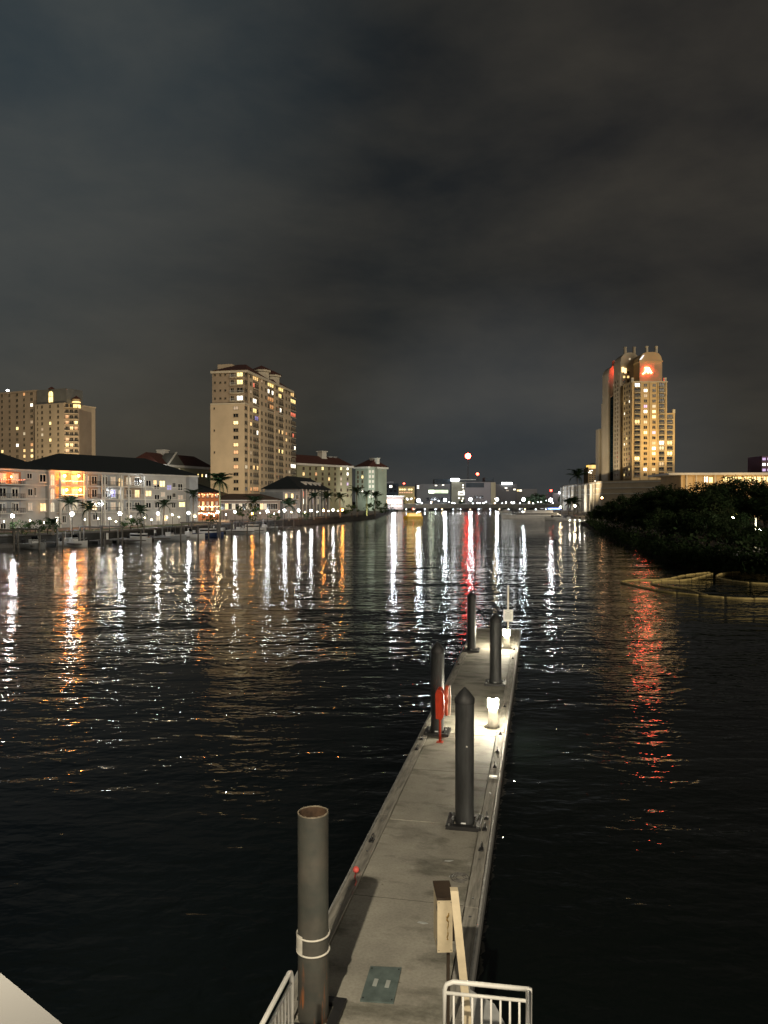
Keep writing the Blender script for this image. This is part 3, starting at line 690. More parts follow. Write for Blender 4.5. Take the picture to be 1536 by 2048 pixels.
# skyline trees: px of crown centre, px of top, distance
sky = [(1188,1020,232,'small mangrove at the far tip of the thicket by the lit pavilion'),(1215,1004,215,'mangrove just right of the far tip, below the orange wall lamp'),(1252,990,190,'mangrove crown below the left corner of the pale long wall'),
 (1296,984,165,'mangrove crown below the golden tower'),(1338,972,150,'tall round mangrove crown right of the golden tower foot'),(1385,968,140,'mangrove crown before the pale long wall'),
 (1432,974,128,'lower mangrove crown left of the lit hall windows'),(1472,955,135,'tallest mangrove crown in front of the lit hall windows'),(1530,964,125,'mangrove crown at the right picture edge under the glowing hall'),
 (1590,968,120,'mangrove crown just past the right edge of the picture')]
for i, (px, py, Y, lb_) in enumerate(sky):
    p = At(px, py, Y); s_ = (p.z-0.4)/8.6
    mtree(p.x, Y, s_, lb_, i)
near = [(1206,1062,200,'low mangrove bush leaning over the water at the far tip',.55),(1240,1072,165,'low waterside mangrove below the second skyline crown',.6),(1275,1080,142,'waterside mangrove left of the red glow on the water',.62),
 (1318,1092,122,'waterside mangrove directly above the red glow on the water',.62),(1362,1108,108,'waterside mangrove behind the boom tip',.6),(1405,1112,104,'waterside mangrove behind the inner boom',.62),
 (1450,1118,97,'dark waterside mangrove left of the lamp glow',.52),(1500,1135,88,'nearest mangrove, its leaves tinted green by the lamp',.45),(1555,1130,90,'nearest mangrove at the right edge below the lamp',.45),
 (1350,1050,135,'middle row mangrove in the darkest part of the thicket',.85),(1420,1050,122,'middle row mangrove behind the inner boom',.85),(1290,1050,158,'middle row mangrove below the golden tower',.8),
 (1470,1060,110,'mangrove left of the pale lamp pole',.62)]
for i, (px, py, Y, lb_, s_) in enumerate(near):
    p = At(px, py, Y); mtree(p.x, Y, s_, lb_, i+1, zs=1.1)
ub = MB(); r_ = random.Random(11)
EDGE = [G(1168,1046,0.3),G(1192,1062,.3),G(1230,1082,.3),G(1280,1100,.3),G(1330,1118,.3),G(1370,1132,.3),G(1420,1138,.3),G(1480,1146,.3),G(1560,1152,.3),G(1660,1158,.3)]
for i in range(9500):
    t_ = r_.random()*(len(EDGE)-1); k = int(t_); p = EDGE[k].lerp(EDGE[k+1], t_-k)
    q_ = abs(r_.gauss(0,1)); p = p+Vector((q_*2.4+.2, q_*3.0+r_.random(), abs(r_.gauss(0,1.2))))
    n_ = Vector((r_.uniform(-1,1),r_.uniform(-1,.4),r_.uniform(0,1))).normalized(); u_ = n_.orthogonal().normalized(); u_.rotate(Matrix.Rotation(r_.uniform(0,6.28),3,n_)); v_ = n_.cross(u_); s_=r_.uniform(.15,.4)
    ub.add([p-u_*s_,p-v_*s_*.5,p+u_*s_,p+v_*s_*.5],[(0,1,2,3)],0 if r_.random()<.7 else 1)
o = ub.build('mangrove_undergrowth', mang_leaf); o['kind']='stuff'; tag(o,'tangled low mangrove leaves hanging over the waterline','undergrowth')
# palms
palm_leaf = leaf_mat('palm_leaf', (0.028,0.050,0.026), .4)
palm_bark = mat('palm_bark', (0.20,0.17,0.13), 0.85, 0.3, 5, bump=0.02)
def frond_mesh(seed, L_=2.6, droop=1.0):
    r_ = random.Random(seed); b_ = MB(); n = 9; pts=[]
    for i in range(n+1):
        t_ = i/n; pts.append(Vector((L_*t_*(1-.18*t_*droop), 0, L_*(.42*t_-.75*droop*t_*t_))))
    b_.tube(pts, [.035*(1-.8*i/n) for i in range(n+1)], 4)
    for i in range(1,n+1):
        for k in range(2):
            p = pts[i-1].lerp(pts[i], .5*k+.25); t_ = (i-.5)/n
            ll = L_*.36*math.sin(math.pi*min(1,t_*.85+.15))+.12
            for s_ in (-1,1):
                tip = p+Vector((ll*.55, s_*ll*.75, -ll*.35+r_.uniform(-.05,.05)))
                w_ = Vector((.065,0,0.0))
                b_.add([p-w_, p+w_, tip],[(0,1,2)])
    return b_.mesh('frond', palm_leaf)
FR = [frond_mesh(1,2.6,1.0), frond_mesh(2,2.5,.55), frond_mesh(3,2.4,1.35)]
def palm(X, Y, z0, h, label, lean=0.2, nf=16, s_=1.0, seed=0):
    t_ = thing('palm_tree', label, 'palm', (X,Y,z0), seed*1.3, 'palms along the left waterfront' if X < 60 else 'palms by the right bank')
    r_ = random.Random(seed)
    pts = [(lean*(k/6)**2, 0, h*k/6) for k in range(7)]
    MB().tube(pts, [.24,.19,.17,.165,.16,.165,.18], 8).build('trunk', palm_bark, t_, True)
    for i in range(nf):
        a = 2.4*i+r_.uniform(-.2,.2); k = 1 if i < nf*.3 else (0 if i < nf*.7 else 2)
        pit = (-.9, -.25, .25)[k]+r_.uniform(-.15,.15)
        q_ = s_*.88*r_.uniform(.78,1.12); f_ = link('frond', FR[k], t_, (lean,0,h)); f_.rotation_euler = (0, pit, a); f_.scale=(q_,q_,q_)
    return t_
def palm_px(px, pytop, Y, label, z0=1.9, **k):
    p = At(px, pytop, Y); return palm(p.x, Y, z0, p.z-z0-0.6, label, **k)
palm_px(440,957,172,'big floodlit green palm in front of the orange lit restaurant',s_=1.7,nf=24,seed=2)
palm_px(142,1000,134,'dark palm beside the bright lamp under the orange balconies',s_=1.15,seed=3)
palm_px(106,1040,127,'short palm by the lawn near the left bright lamp',s_=.8,seed=4)
palm_px(327,1005,172,'dark palm in front of the white apartment wall right of its middle',s_=1.2,seed=5)
palm_px(386,985,178,'palm at the right corner of the white apartments',s_=1.2,seed=6)
palm_px(283,1018,160,'dark round palm before the apartment ground floor',s_=1.2,seed=7)
palm_px(180,1012,145,'palm left of the middle of the apartments',s_=1.2,seed=8)
palm_px(628,990,232,'leftmost dark palm below the dormer roofed building',s_=1.3,seed=9)
palm_px(652,991,246,'dark palm with drooping crown below the olive building',s_=1.5,seed=10)
palm_px(680,992,258,'dark palm between the olive building lamps',s_=1.5,seed=11)
palm_px(714,980,275,'tall dark palm before the gap between olive and green wings',s_=1.7,seed=12)
palm_px(734,986,280,'palm with brightly uplit yellow green trunk on the point',s_=1.5,seed=13)
palm_px(750,990,290,'last dark palm on the point at the left of the far bridge',s_=1.6,seed=14)
palm_px(506,1000,205,'dark palm at the foot of the tan tower',s_=1.4,seed=15)
palm_px(578,1006,215,'wide dark palm right of the tan tower foot',s_=1.6,seed=16)
palm_px(1156,950,420,'tall shaggy palm beside the pale long hall',z0=.7,s_=3.0,seed=17)
palm_px(1148,1003,360,'dark palm in front of the lit columns of the long hall',z0=.7,s_=2.4,seed=18)
palm_px(1137,1004,380,'dark palm left of the lit columns of the long hall',z0=.7,s_=2.2,seed=19)
# waterfront shrubs
shrub_leaf = [leaf_mat('shrub_leaf',(0.035,0.065,0.022)), leaf_mat('shrub_leaf_pale',(0.06,0.09,0.04))]
SH = [crown_mesh(30+i, 1.5, 1.0, 16, 24, .13, shrub_leaf, .9) for i in range(2)]
for i,(px,py,Y,s_,lb_) in enumerate([(42,1047,126,1.3,'green shrub right of the leftmost lamp'),(70,1045,128,1.3,'dark bush left of the lit doorway'),(95,1048,130,1.4,'dense dark bush in front of the lit doorway'),
   (262,1040,150,1.3,'pale lit shrub in front of the apartment terrace'),(276,1042,153,1.2,'green shrub beside the terrace steps'),(420,1040,175,1.3,'dark bush before the restaurant terrace'),(498,1030,204,2.6,'dark conical bush at the tan tower foot'),
   (548,1036,206,1.3,'small green shrub under the row of lamps'),(606,1036,222,1.4,'low green shrub between two lamps'),(704,1026,268,2.4,'dark shrub mass left of the uplit palm'),(750,1026,292,3.2,'dark shrub mass right of the uplit palm'),(770,1024,330,2.6,'dark shrub mass at the far end of the point')]):
    p = At(px,py,Y); t_ = thing('shrub', lb_, 'shrub', (p.x,Y,1.9), i, 'shrubs along the promenade'); t_.scale=(s_,s_,s_)
    link('foliage', SH[i%2], t_)
    MB().tube([(0,0,0),(.05,0,.6)],.06,6).build('stem', bark, t_)
# ================================================================== LAMPS
globe_w = emi('white_lamp_globe', (0.90,0.95,1.0), 240, sample=True)
globe_y = emi('warm_lamp_globe', (1.0,0.74,0.42), 190, sample=True)
globe_o = emi('orange_lamp_globe', (1.0,0.30,0.05), 340, sample=True)
globe_far = emi('bridge_lamp_globe', (0.86,0.93,1.0), 290, sample=True)
def lamp(px, py, Y, label, kind='w', r=.26, ground=1.9):
    p = At(px,py,Y); t_ = thing('street_lamp', label, 'street lamp', (p.x,Y,ground), 0, 'lit lamps along the left promenade' if px<760 else 'lit lamps on and beyond the far bridge')
    h = p.z-ground
    MB().cyl(0,0,0,h-r-.06,.06,.045,n=8).cyl(0,0,0,.35,.13,.09,n=8).cyl(0,0,h-r-.06,h-r+.02,.10,.12,n=8).build('post', steel_dark, t_)
    MB().ball(0,0,h,r,8,5).build('globe', {'w':globe_w,'y':globe_y,'o':globe_o,'f':globe_far}[kind], t_)
    MB().cyl(0,0,h+r,h+r+.08,.12,.02,n=8).build('finial', steel_dark, t_)
    return t_
lamps = [(25,1032,124,'white lamp at the far left beside the apartment lawn','w',.27),(144,1028,131,'bright white lamp under the orange lit balconies','w',.33),
 (240,1027,146,'white lamp in front of the middle apartment columns','w',.28),(219,1037,141,'low warm lamp by the terrace left of the apartment centre','y',.17),(316,1027,160,'white lamp before the right half of the apartments','w',.28),
 (345,1030,166,'small warm lamp near the apartment right corner','y',.16),(377,1026,171,'white lamp between the apartments and the restaurant','w',.30),(436,1024,182,'warm white lamp under the big floodlit palm','y',.26),
 (470,1024,190,'white lamp left of the tan tower foot','w',.27),(535,1023,203,'bright white lamp directly in front of the tan tower','w',.31),(569,1021,211,'white lamp under the right corner of the tan tower','w',.29),
 (597,1021,218,'white lamp just right of the tan tower','w',.29),(622,1021,225,'white lamp below the dormer roofed building','w',.29),(647,1021,238,'orange lamp below the olive building','o',.26),
 (666,1020,247,'white lamp below the olive building middle','w',.26),(685,1020,255,'last orange lamp of the promenade row before the point','o',.28),
 (505,1027,206,'orange lamp left of the brightest lamp at the tan tower foot','o',.24),(405,1017,196,'orange lamp over the restaurant terrace','o',.20),(424,1014,198,'second orange lamp over the restaurant terrace, right of the first','o',.16),
 (112,1041,133,'warm wall lamp by the lit doorway','y',.15),(205,1008,152,'white lamp on the apartment balcony level','w',.14)]
for a in lamps: lamp(*a[:3], a[3], a[4], a[5])
def porch(face, px, py, kind, label, off=1.2, r=.17):
    u_, z_ = face.uz(px, py); l_ = face.loc(u_, z_, off); th = face.root.rotation_euler[2]; c_, s_ = math.cos(th), math.sin(th)
    t_ = thing('porch_lamp', label, 'lamp', (face.root.location[0]+c_*l_[0]-s_*l_[1], face.root.location[1]+s_*l_[0]+c_*l_[1], face.root.location[2]+l_[2]), th, 'porch lamps on the apartment balconies')
    MB().ball(0,0,-.1,r,8,5).build('globe', {'o':globe_o,'w':globe_w,'y':globe_y}[kind], t_)
    MB().cyl(0,0,.08,.5,.03,n=6).build('stem', steel_dark, t_)
# orange feature lamps above the restaurant/balconies reflect as orange bands
# ================================================================== LEFT APARTMENTS
A0, A1 = (-74.8-27*.62,150-45*.62), (-47.9,195.0)
def floors(face, cols, zs, kinds, wd=1.3, h=1.7, fr=None):
    for i,u in enumerate(cols):
        for j,z in enumerate(zs):
            face.win(u, z, wd, h, kinds(i,j) if callable(kinds) else kinds, fr)
def gable_block(root, x0, y0, x1, y1, h, wall, roof, rh, over=.6, name='wall', hip=True):
    MB().box(x0,y0,-.5,x1,y1,h).build(name, wall, root)
    MB().box(x0-.35,y0-.35,h-.35,x1+.35,y1+.35,h+.02).build('cornice', trim_white, root)
    MB().hip(x0,y0,x1,y1,h+.03,h+rh,over).build('roof', roof, root)
GZ = 1.9
apt, aL = building('apartment_block', 'white four storey waterfront apartments with dark roof and orange lit balconies', 'apartment building', (-78,145), A1, GZ)
fa = Face(apt); EH = 12.0
u_split = fa.uz(98,1000)[0]
gable_block(apt, u_split, 0, aL, 17, EH, stucco_white, roof_dark, 4.2, 1.0)
ax0 = fa.uz(-75,1000)[0]
apl, _ = building('apartment_block', 'white four storey apartments at the left picture edge with red string lights', 'apartment building', (-78,145), A1, GZ)
fb_ = Face(apl)
gable_block(apl, ax0, 0.6, u_split-.4, 17.6, EH, stucco_white, roof_dark, 4.6, 1.0)
ROWZ = [10.2,7.35,4.5,1.65]
def bay(face, x0, x1, kinds, wallm, rail, root, string=None, rows=(0,1,2), depth=1.6, posts=True):
    u0, u1 = face.uz(x0,1000)[0], face.uz(x1,1000)[0]; w_ = u1-u0
    for k in rows:
        z = ROWZ[k]-1.35
        MB().box(0,-.02,0.15,w_,0,2.55).build('bay_wall', wallm[k] if isinstance(wallm,list) else wallm, root, loc=face.loc(u0,z,0.01), rz=face.ang)
        face.balc((u0+u1)/2, z, w_, trim_white, rail)
        n = max(2,int(w_/2.2))
        for i in range(n):
            kd = kinds[k][i % len(kinds[k])]
            face.win(u0+w_*(i+.5)/n, z+1.3, min(1.5,w_/n*.7), 1.9, kd, trim_white, off=.04)
        if string and string.get(k):
            b_ = MB(); n2 = int(w_*3)
            for i in range(n2):
                q = w_*(i+.5)/n2; b_.ball(q, -1.54, 1.0-.10*abs(math.sin(q*1.2)), .055, 6, 4)
            b_.build('string_lights', string[k], root, loc=face.loc(u0,z,0), rz=face.ang)
    if posts:
        for q in (u0+.1, u1-.1):
            MB().box(-.13,-1.62,0,.13,-1.3,ROWZ[0]+1.2).build('column', trim_white, root, loc=face.loc(q,0,0), rz=face.ang)
str_r = emi('red_string_light',(1.0,0.28,0.14),9); str_o = emi('orange_string_light',(1.0,0.66,0.35),14)
bay(fb_, -8, 42, {0:['red','dim'],1:['dark','dark'],2:['dark','dark']}, [stucco_red_lit,stucco_grey,stucco_grey], rail_dark, apl, {0:str_r}, posts=False)
for (x0,y0,x1,y1,k) in [(22,977,36,995,'dark'),(26,1006,37,1024,'dim'),(55,977,65,992,'dark'),(55,1005,65,1021,'dim'),(78,948,92,965,'dark'),(79,1006,92,1023,'warm'),(53,946,64,958,'dark'),(0,1046,12,1058,'dark'),(68,974,72,992,'dark'),(-3,1006,10,1025,'dark')]:
    fb_.winpx(x0,y0,x1,y1,k,trim_white)
for z in (5.9, 8.75): MB().box(0,-.06,0,u_split-.4-ax0,0,.18).build('string_course', trim_white, apl, loc=fb_.loc(ax0,z,-.6+.61), rz=0)
dl_ = fb_.uz(112,1038)
for y0,y1 in ((948,972),(976,1000),(1004,1024)): fa.winpx(100,y0,109,y1,'cream',trim_white,True)
bay(fa, 111, 161, {0:['orange','orange','warm'],1:['warm','orange'],2:['dim','cream']}, [mat('orange_lit_bay_wall',(0.55,0.33,0.16),0.8,0.1),mat('orange_lit_bay_wall',(0.5,0.3,0.15)),stucco_white], rail_white, apt, {0:str_o,1:str_o}, rows=(0,1,2))  # orange balcony light is painted into the two upper bay walls
bay(fa, 164, 196, {0:['dim','dark'],1:['dark','dark'],2:['yellow','warm']}, [stucco_brown,stucco_brown,stucco_brown], rail_dark, apt, rows=(0,1,2))
for y0,y1 in ((955,975),(978,1000),(1003,1022)): fa.winpx(236,y0,245,y1,'cream' if y0>960 else 'warm',trim_white,True)
bay(fa, 200, 234, {0:['dark','dim'],1:['dark','blue'],2:['dark','dim']}, stucco_grey, rail_dark, apt, rows=(0,1,2))
bay(fa, 248, 282, {0:['cream','dark','dark'],1:['dark','warm','dim'],2:['dark','dark']}, [stucco_brown,stucco_brown,stucco_grey], rail_white, apt, rows=(0,1,2))
for (x0,y0,x1,y1,k) in [(291,960,302,973,'dark'),(306,960,313,971,'warm'),(307,968,319,978,'dark'),(318,961,330,974,'yellow'),(333,970,343,980,'blue'),(344,965,351,975,'dark'),(355,967,365,981,'dark'),
  (289,981,303,993,'warm'),(308,989,319,999,'dark'),(321,984,330,994,'dim'),(333,990,343,1000,'dark'),(344,986,351,995,'dark'),(355,990,366,1001,'dim'),(291,1005,302,1016,'dark'),(309,1005,319,1016,'dark'),(343,1006,351,1016,'dark'),(357,1004,370,1014,'yellow'),
  (312,1030,320,1042,'cream'),(380,1002,390,1016,'cream'),(185,1028,195,1040,'dark'),(252,1030,262,1042,'dim'),(326,1030,335,1042,'warm'),(110,1033,117,1050,'white'),(124,1031,132,1046,'dark')]:
    fa.winpx(x0,y0,x1,y1,k,trim_white)
for px_,py_,kd_,lb_ in ((122,951,'o','orange porch lamp on the top left orange balcony'),(150,951,'o','orange porch lamp on the top right orange balcony'),(126,979,'o','orange porch lamp on the middle left orange balcony'),(153,979,'o','orange porch lamp on the middle right orange balcony'),
  (274,962,'w','white porch lamp on the top balcony between white columns'),(217,984,'w','white porch lamp on the middle grey balcony'),(190,1006,'w','white porch lamp at the lowest brown balcony')):
    porch(fa, px_, py_, kd_, lb_, 1.2, .22 if kd_=='o' else .10)
porch(fb_, 15, 953, 'o', 'orange porch lamp on the red balcony at the left edge', 1.2, .12)
ue = fa.uz(372,1000)[0]
MB().box(0,-1.2,-.4,aL-ue-.1,0,EH-.4).build('stair_tower', stucco_grey, apt, loc=fa.loc(ue,0,0.001))
MB().box(-.2,-1.4,EH-.39,aL-ue+.1,0,EH-.05).build('tower_coping', trim_white, apt, loc=fa.loc(ue,0,0.001))
for z in (5.9,8.75):
    MB().box(0,-.05,0,ue-u_split,0,.15).build('string_course', trim_white, apt, loc=fa.loc(u_split,z,0.003))
# lawn strips and hedge before the apartments
hd = MB(); r_ = random.Random(4)
for k in range(len(SW)-1):
    pass
def offset_line(i0, i1, d0, d1, z0, z1, name, m, label=None):
    b_ = MB(); P = [Vector((*p,0)) for p in SW[i0:i1]]; nrm_=[]
    for i,p in enumerate(P):
        t_ = (P[min(i+1,len(P)-1)]-P[max(i-1,0)]).normalized(); nrm_.append(Vector((-t_.y,t_.x,0)))
    for i in range(len(P)-1):
        a,b2 = P[i],P[i+1]
        poly = [a+nrm_[i]*d0, b2+nrm_[i+1]*d0, b2+nrm_[i+1]*d1, a+nrm_[i]*d1]
        b_.prism([(p.x,p.y) for p in poly], z0, z1)
    return b_.build(name, m)
struct(offset_line(0,6,4.5,10.5,1.85,1.93,'lawn',lawn))
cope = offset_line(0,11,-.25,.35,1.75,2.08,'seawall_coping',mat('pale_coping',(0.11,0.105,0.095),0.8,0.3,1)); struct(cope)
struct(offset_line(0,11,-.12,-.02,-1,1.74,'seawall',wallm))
# ================================================================== BUILDINGS BEHIND
def lit(r_, p, opts=('warm','yellow','orange','white','dim','cream'), wts=(5,4,3,3,3,2)):
    return r_.choices(opts, wts)[0] if r_.random() < p else 'dark'
# far left tower
p0, p1 = At(-45,1000,430), At(118,1000,405)
lt, LL = building('residential_tower', 'tan high rise with rows of square windows and a lit arch at the far left', 'tower', (p0.x,p0.y), (p1.x,p1.y), GZ)
fl_ = Face(lt)
uA, uB, uC = fl_.uz(70,900)[0], fl_.uz(128,900)[0], fl_.uz(138,900)[0]
H1 = fl_.uz(60,783)[1]; H2 = fl_.uz(100,808)[1]
MB().box(0,2,-.5,uA,22,H1).build('wing_wall', stucco_brown, lt)
MB().box(-.4,1.6,H1,uA,22.4,H1+1.0).build('parapet', stucco_brown, lt)
MB().box(uA,0,-.5,uB,22,H2).build('wall', mat('tan_wall_left',(0.42,0.34,0.24),0.85,0.12,.12), lt)
MB().box(uA+.5,1.0,H2,uB+1.0,12,H1+.5).build('penthouse_wall', mat('slate_wall',(0.14,0.14,0.13),0.8,0.2,.2), lt)
MB().box(uA+.1,.4,H2-.3,uB+.3,22.3,H2+.3).build('cornice', stucco_tan, lt)
uE = fl_.uz(177,900)[0]; 
sdf = Face(lt, uB, 0, R(38))
uw = 7.5
pb_ = sdf.loc(uw,0); 
MB().prism([(uB,0),(pb_[0],pb_[1]),(pb_[0]-7,22),(uB-4,22)],-.5,H2-3).build('corner_wall', stucco_brown, lt)
r_ = random.Random(21)
zz = [fl_.uz(100,813+11.2*i)[1] for i in range(12)]
for j,z in enumerate(zz):
    for px in (85,101,117): fl_.win(fl_.uz(px,900)[0], z, 1.55,1.75, lit(r_,.07), frame_tan)
    fl_.win(fl_.uz(76,900)[0], z, .9,1.7, 'dark', frame_tan)
f2 = Face(lt,0,2,0)
for j in range(14):
    z = f2.uz(30,790+11.2*j)[1]
    for px in (-30,-20,-8,5,20,35,49,64): f2.win(f2.uz(px,900)[0], z, 2.0 if px in(64,35) else 1.6,1.8, lit(r_,.27), frame_tan)
for j in range(11):
    z = zz[j]
    sdf.balc(3.8, z-1.2, 6.6, stucco_tan, rail_dark)
    for u_ in (1.6,3.8,6.0): sdf.win(u_, z+.1, 1.7,1.9, lit(r_,.42,('warm','yellow','orange','white'),(4,3,4,2)), frame_tan, off=.02)
goldl = emi('gold_flood_glow',(1.0,0.62,0.2),2.6,var=.3)  # floodlight on the turret bands, done as emission
a_ = fl_.uz(99,770)
fl_.win(a_[0], fl_.uz(99,793)[1], 3.6,6.3,'yellow',stucco_gold_lit,True,off=-.85)
MB().cyl(0,0,0,1.2,2.0,.4,n=10).build('cupola', roof_red, lt, loc=(a_[0],1.4,H1+.6))
k2 = sdf.loc(4.6,0)
cz = H2-3
MB().cyl(0,0,0,5.4,2.0,2.0,n=10).build('corner_turret', stucco_gold_lit, lt, loc=(k2[0],k2[1]+2.2,cz))
MB().cyl(0,0,0.3,2.0,2.06,2.06,n=10).build('flood_glow_band', goldl, lt, loc=(k2[0],k2[1]+2.2,cz+.4))
MB().cyl(0,0,3.4,4.8,2.06,1.9,n=10).build('flood_glow_band', goldl, lt, loc=(k2[0],k2[1]+2.2,cz+.1))
MB().cyl(0,0,0,1.8,2.5,.1,n=10).build('cupola', roof_red, lt, loc=(k2[0],k2[1]+2.2,cz+5.4))
rl_ = At(10,780,420)
rlamp = thing('roof_floodlight','white floodlight on the roof of the far left tower','lamp',(rl_.x,rl_.y+3,rl_.z-.2))
MB().cyl(0,0,-1.2,0,.12,n=8).build('post', steel_dark, rlamp); MB().ball(0,0,.4,.85,10,6,sz=.55).build('lamp_head', emi('roof_lamp',(.95,.97,1.0),14), rlamp)
# small dark domed building right of far left tower
# centre tan tower
TY = 315.0; ca, sa = math.cos(R(-11)), math.sin(R(-11))
cR = At(490,1000,TY)
lw = 16.2
tw = thing('residential_tower','tall tan tower with red tiled hipped roof and two domed turrets','tower',(cR.x-ca*lw, cR.y-sa*lw, GZ), R(-11))
ff = Face(tw); fr_ = Face(tw, lw, 0, R(90)); TD = 62.0
ZB = -GZ+CAMZ
def zpx(y): return (HZ-y)*TY/F+ZB
HE = zpx(741); HM = zpx(807)
uu0 = ff.uz(421,900)[0]
MB().box(uu0,0,-.5,lw,TD,HM).build('wall', stucco_tan, tw)
MB().box(uu0+.6,.5,HM,lw-.2,TD-.2,HE).build('upper_wall', stucco_brown, tw)
MB().box(uu0+.1,-.25,HM-.3,lw+.3,TD,HM+.25).build('string_course', stucco_cream, tw)
MB().box(uu0-.6,9,-.5,uu0+5.8,22,zpx(721)+.3).build('lift_shaft', stucco_tan, tw)
MB().box(uu0+.2,-.3,HE-.9,lw+1.2,TD+.4,HE+.1).build('cornice', stucco_cream, tw)
MB().hip(uu0+1.8,-.2,lw+.5,26,HE+.11,zpx(721)+.6,.6,inset=5.5).build('roof', roof_red, tw)
MB().hip(uu0+4,26,lw+.2,TD,HE+.11,HE+3.2,.5,inset=3).build('roof', roof_red, tw)
MB().box(0,0,-.5,9,TD*1.0,zpx(988)).build('podium', stucco_grey, tw, loc=(lw+.02,0,0))
MB().box(-14,-4,-.5,lw+6,0,zpx(992)).build('podium', stucco_brown, tw)
MB().hip(-14,-4,lw-6,0,zpx(992)+.01,zpx(985),.8).build('podium_roof', mat('brown_roof',(0.10,0.065,0.045),.8,.2), tw)
r_ = random.Random(77)
zt4 = [zpx(y) for y in (748.5,764,780,796)]; zlo = [zpx(816+14.7*k) for k in range(12)]
for j,z in enumerate(zt4):
    for px in (429,440,450): ff.win(ff.uz(px,760)[0], z, .9,1.0,'dark',frame_tan,off=-.49)
    kd = ('yellow','yellow','dark','white')[j]
    ff.win(ff.uz(479,760)[0], z, 2.9,2.0,kd,frame_tan,off=-.45); ff.win(ff.uz(464,760)[0], z, 1.4,2.0,'dark',frame_tan,off=-.45)
    ff.balc(ff.uz(474,760)[0], z-1.3, 5.6, stucco_cream, rail_white, off=-.49)
for j,z in enumerate(zlo):
    kd = ('dim','dark','yellow','dark','dark','warm','orange','dark','orange','dark','dark','dark')[j]
    ff.win(ff.uz(472,900)[0], z, 2.3,1.5,kd,frame_tan)
    if j in (0,3,6,9): ff.win(ff.uz(429,900)[0], z, .6,.9,'dark',frame_tan)
# projecting bays on the channel side
baypx = [(497,505),(519,534),(548,556),(567,580)]
for a,b2 in baypx:
    u0,u1 = fr_.uz(a,900)[0], fr_.uz(b2,900)[0]
    MB().box(u0,-.35,-.5,u1,0,HE-1.0).build('projecting_bay', stucco_tan, tw, loc=fr_.loc(0,0,0), rz=fr_.ang)
cols = [(492,3.0,0),(500,2.2,1),(511,6.5,2),(522,2.0,1),(530,2.2,1),(541,8.0,2),(552,2.4,1),(561,7.4,2),(571,2.2,1),(577,2.2,1),(586,8.0,2)]
for px,wd,tp in cols:
    u_ = fr_.uz(px,900)[0]
    for j,z in enumerate(zt4+zlo+[zlo[-1]-3.0]):
        p = .72 if j < 4 else .42
        if tp==2:
            bb_=fr_.balc(u_, z-1.25, wd, stucco_cream, rail_dark); bb_.scale=(wd,.3,1)
            n=2 if wd<6 else 3
            kd = lit(r_, p, ('warm','yellow','orange','white','red','blue'),(5,5,3,4,.5,.7))
            for i in range(n): fr_.win(u_-wd/2+wd*(i+.5)/n, z+.1, wd/n*.92, 2.0, kd if r_.random()<.8 else 'dark', frame_tan, off=.02)
        else:
            kd = lit(r_, .10)
            fr_.win(u_, z, wd, 1.6, kd, frame_tan, off=.36 if tp==1 else 0)
for px,yt,yb,rad in ((534,731,741,4.3),(556,741,751,4.0)):
    u_ = fr_.uz(px,900)[0]; l_ = fr_.loc(u_,0,-2.5)
    ztop = fr_.uz(px,yt)[1]; zb2 = fr_.uz(px,yb)[1]
    MB().cyl(0,0,HE-1,zb2,rad*.8,rad*.8,n=8).cyl(0,0,zb2-.8,zb2,rad,rad,n=8).build('turret', stucco_cream, tw, loc=(l_[0],l_[1],0))
    MB().cyl(0,0,zb2,ztop,rad*1.12,.15,n=8).build('turret_roof', roof_red, tw, loc=(l_[0],l_[1],0))
# olive hotel, left part (behind the tan tower's left) and right part
def hotel(pxa, pxb, Ya, Yb, yeave, yroof, wallm, label, depth=18, name='hotel_building'):
    a, b2 = At(pxa,1000,Ya), At(pxb,1000,Yb)
    r__, L_ = building(name, label, 'hotel', (a.x,a.y), (b2.x,b2.y), GZ)
    f_ = Face(r__); H = f_.uz(pxa,yeave)[1]; HR = f_.uz((pxa+pxb)/2,yroof)[1]
    MB().box(0,0,-.5,L_,depth,H).build('wall', wallm, r__)
    MB().box(-.8,-.8,H-.8,L_+.8,depth+.8,H+.3).build('cornice', trim_white, r__)
    MB().hip(0,0,L_,depth,H+.31,HR+.8,1.0,inset=3.5).build('roof', roof_red, r__)
    return r__, f_, L_, H
hl, fh, hL, hH = hotel(318,424,352,392,929,911,stucco_olive,'olive walled red roofed wing with gable and white cupola left of the tan tower')
u_ = fh.uz(357,900)[0]
MB().box(-2,-2,0,2,2,4.2).box(-2.3,-2.3,4.2,2.3,2.3,4.6).build('cupola', trim_white, hl, loc=(u_,9,hH+3.2))
u_ = fh.uz(348,930)[0]
MB().add([(-6.5,-.3,0),(6.5,-.3,0),(0,-.3,5.6),(-6.5,6,0),(6.5,6,0),(0,6,5.6)],[(0,1,2),(3,5,4),(0,2,5,3),(1,4,5,2)]).build('gable', mat('dark_gable',(0.10,0.10,0.085),.8,.2), hl, loc=(u_,-.9,hH+.3))
MB().add([(-7.0,-.9,-.2),(-6.2,-.9,-.2),(0,-.9,5.6),(0,-.9,6.3)],[(0,1,2,3)]).add([(-7.0,-.4,-.2),(-6.2,-.4,-.2),(0,-.4,5.6),(0,-.4,6.3)],[(3,2,1,0)]).build('barge_board', trim_white, hl, loc=(u_,-.9,hH+.3))
for px in (338,344,358): fh.win(fh.uz(px,938)[0], hH-2.6, 2.2,3.0,'cream',trim_white,True,off=.05)
for px in (372,380,396,404,412): fh.win(fh.uz(px,940)[0], hH-4, 1.2,1.6,lit(r_,.5),frame_tan)
wl_ = At(321,933,350)
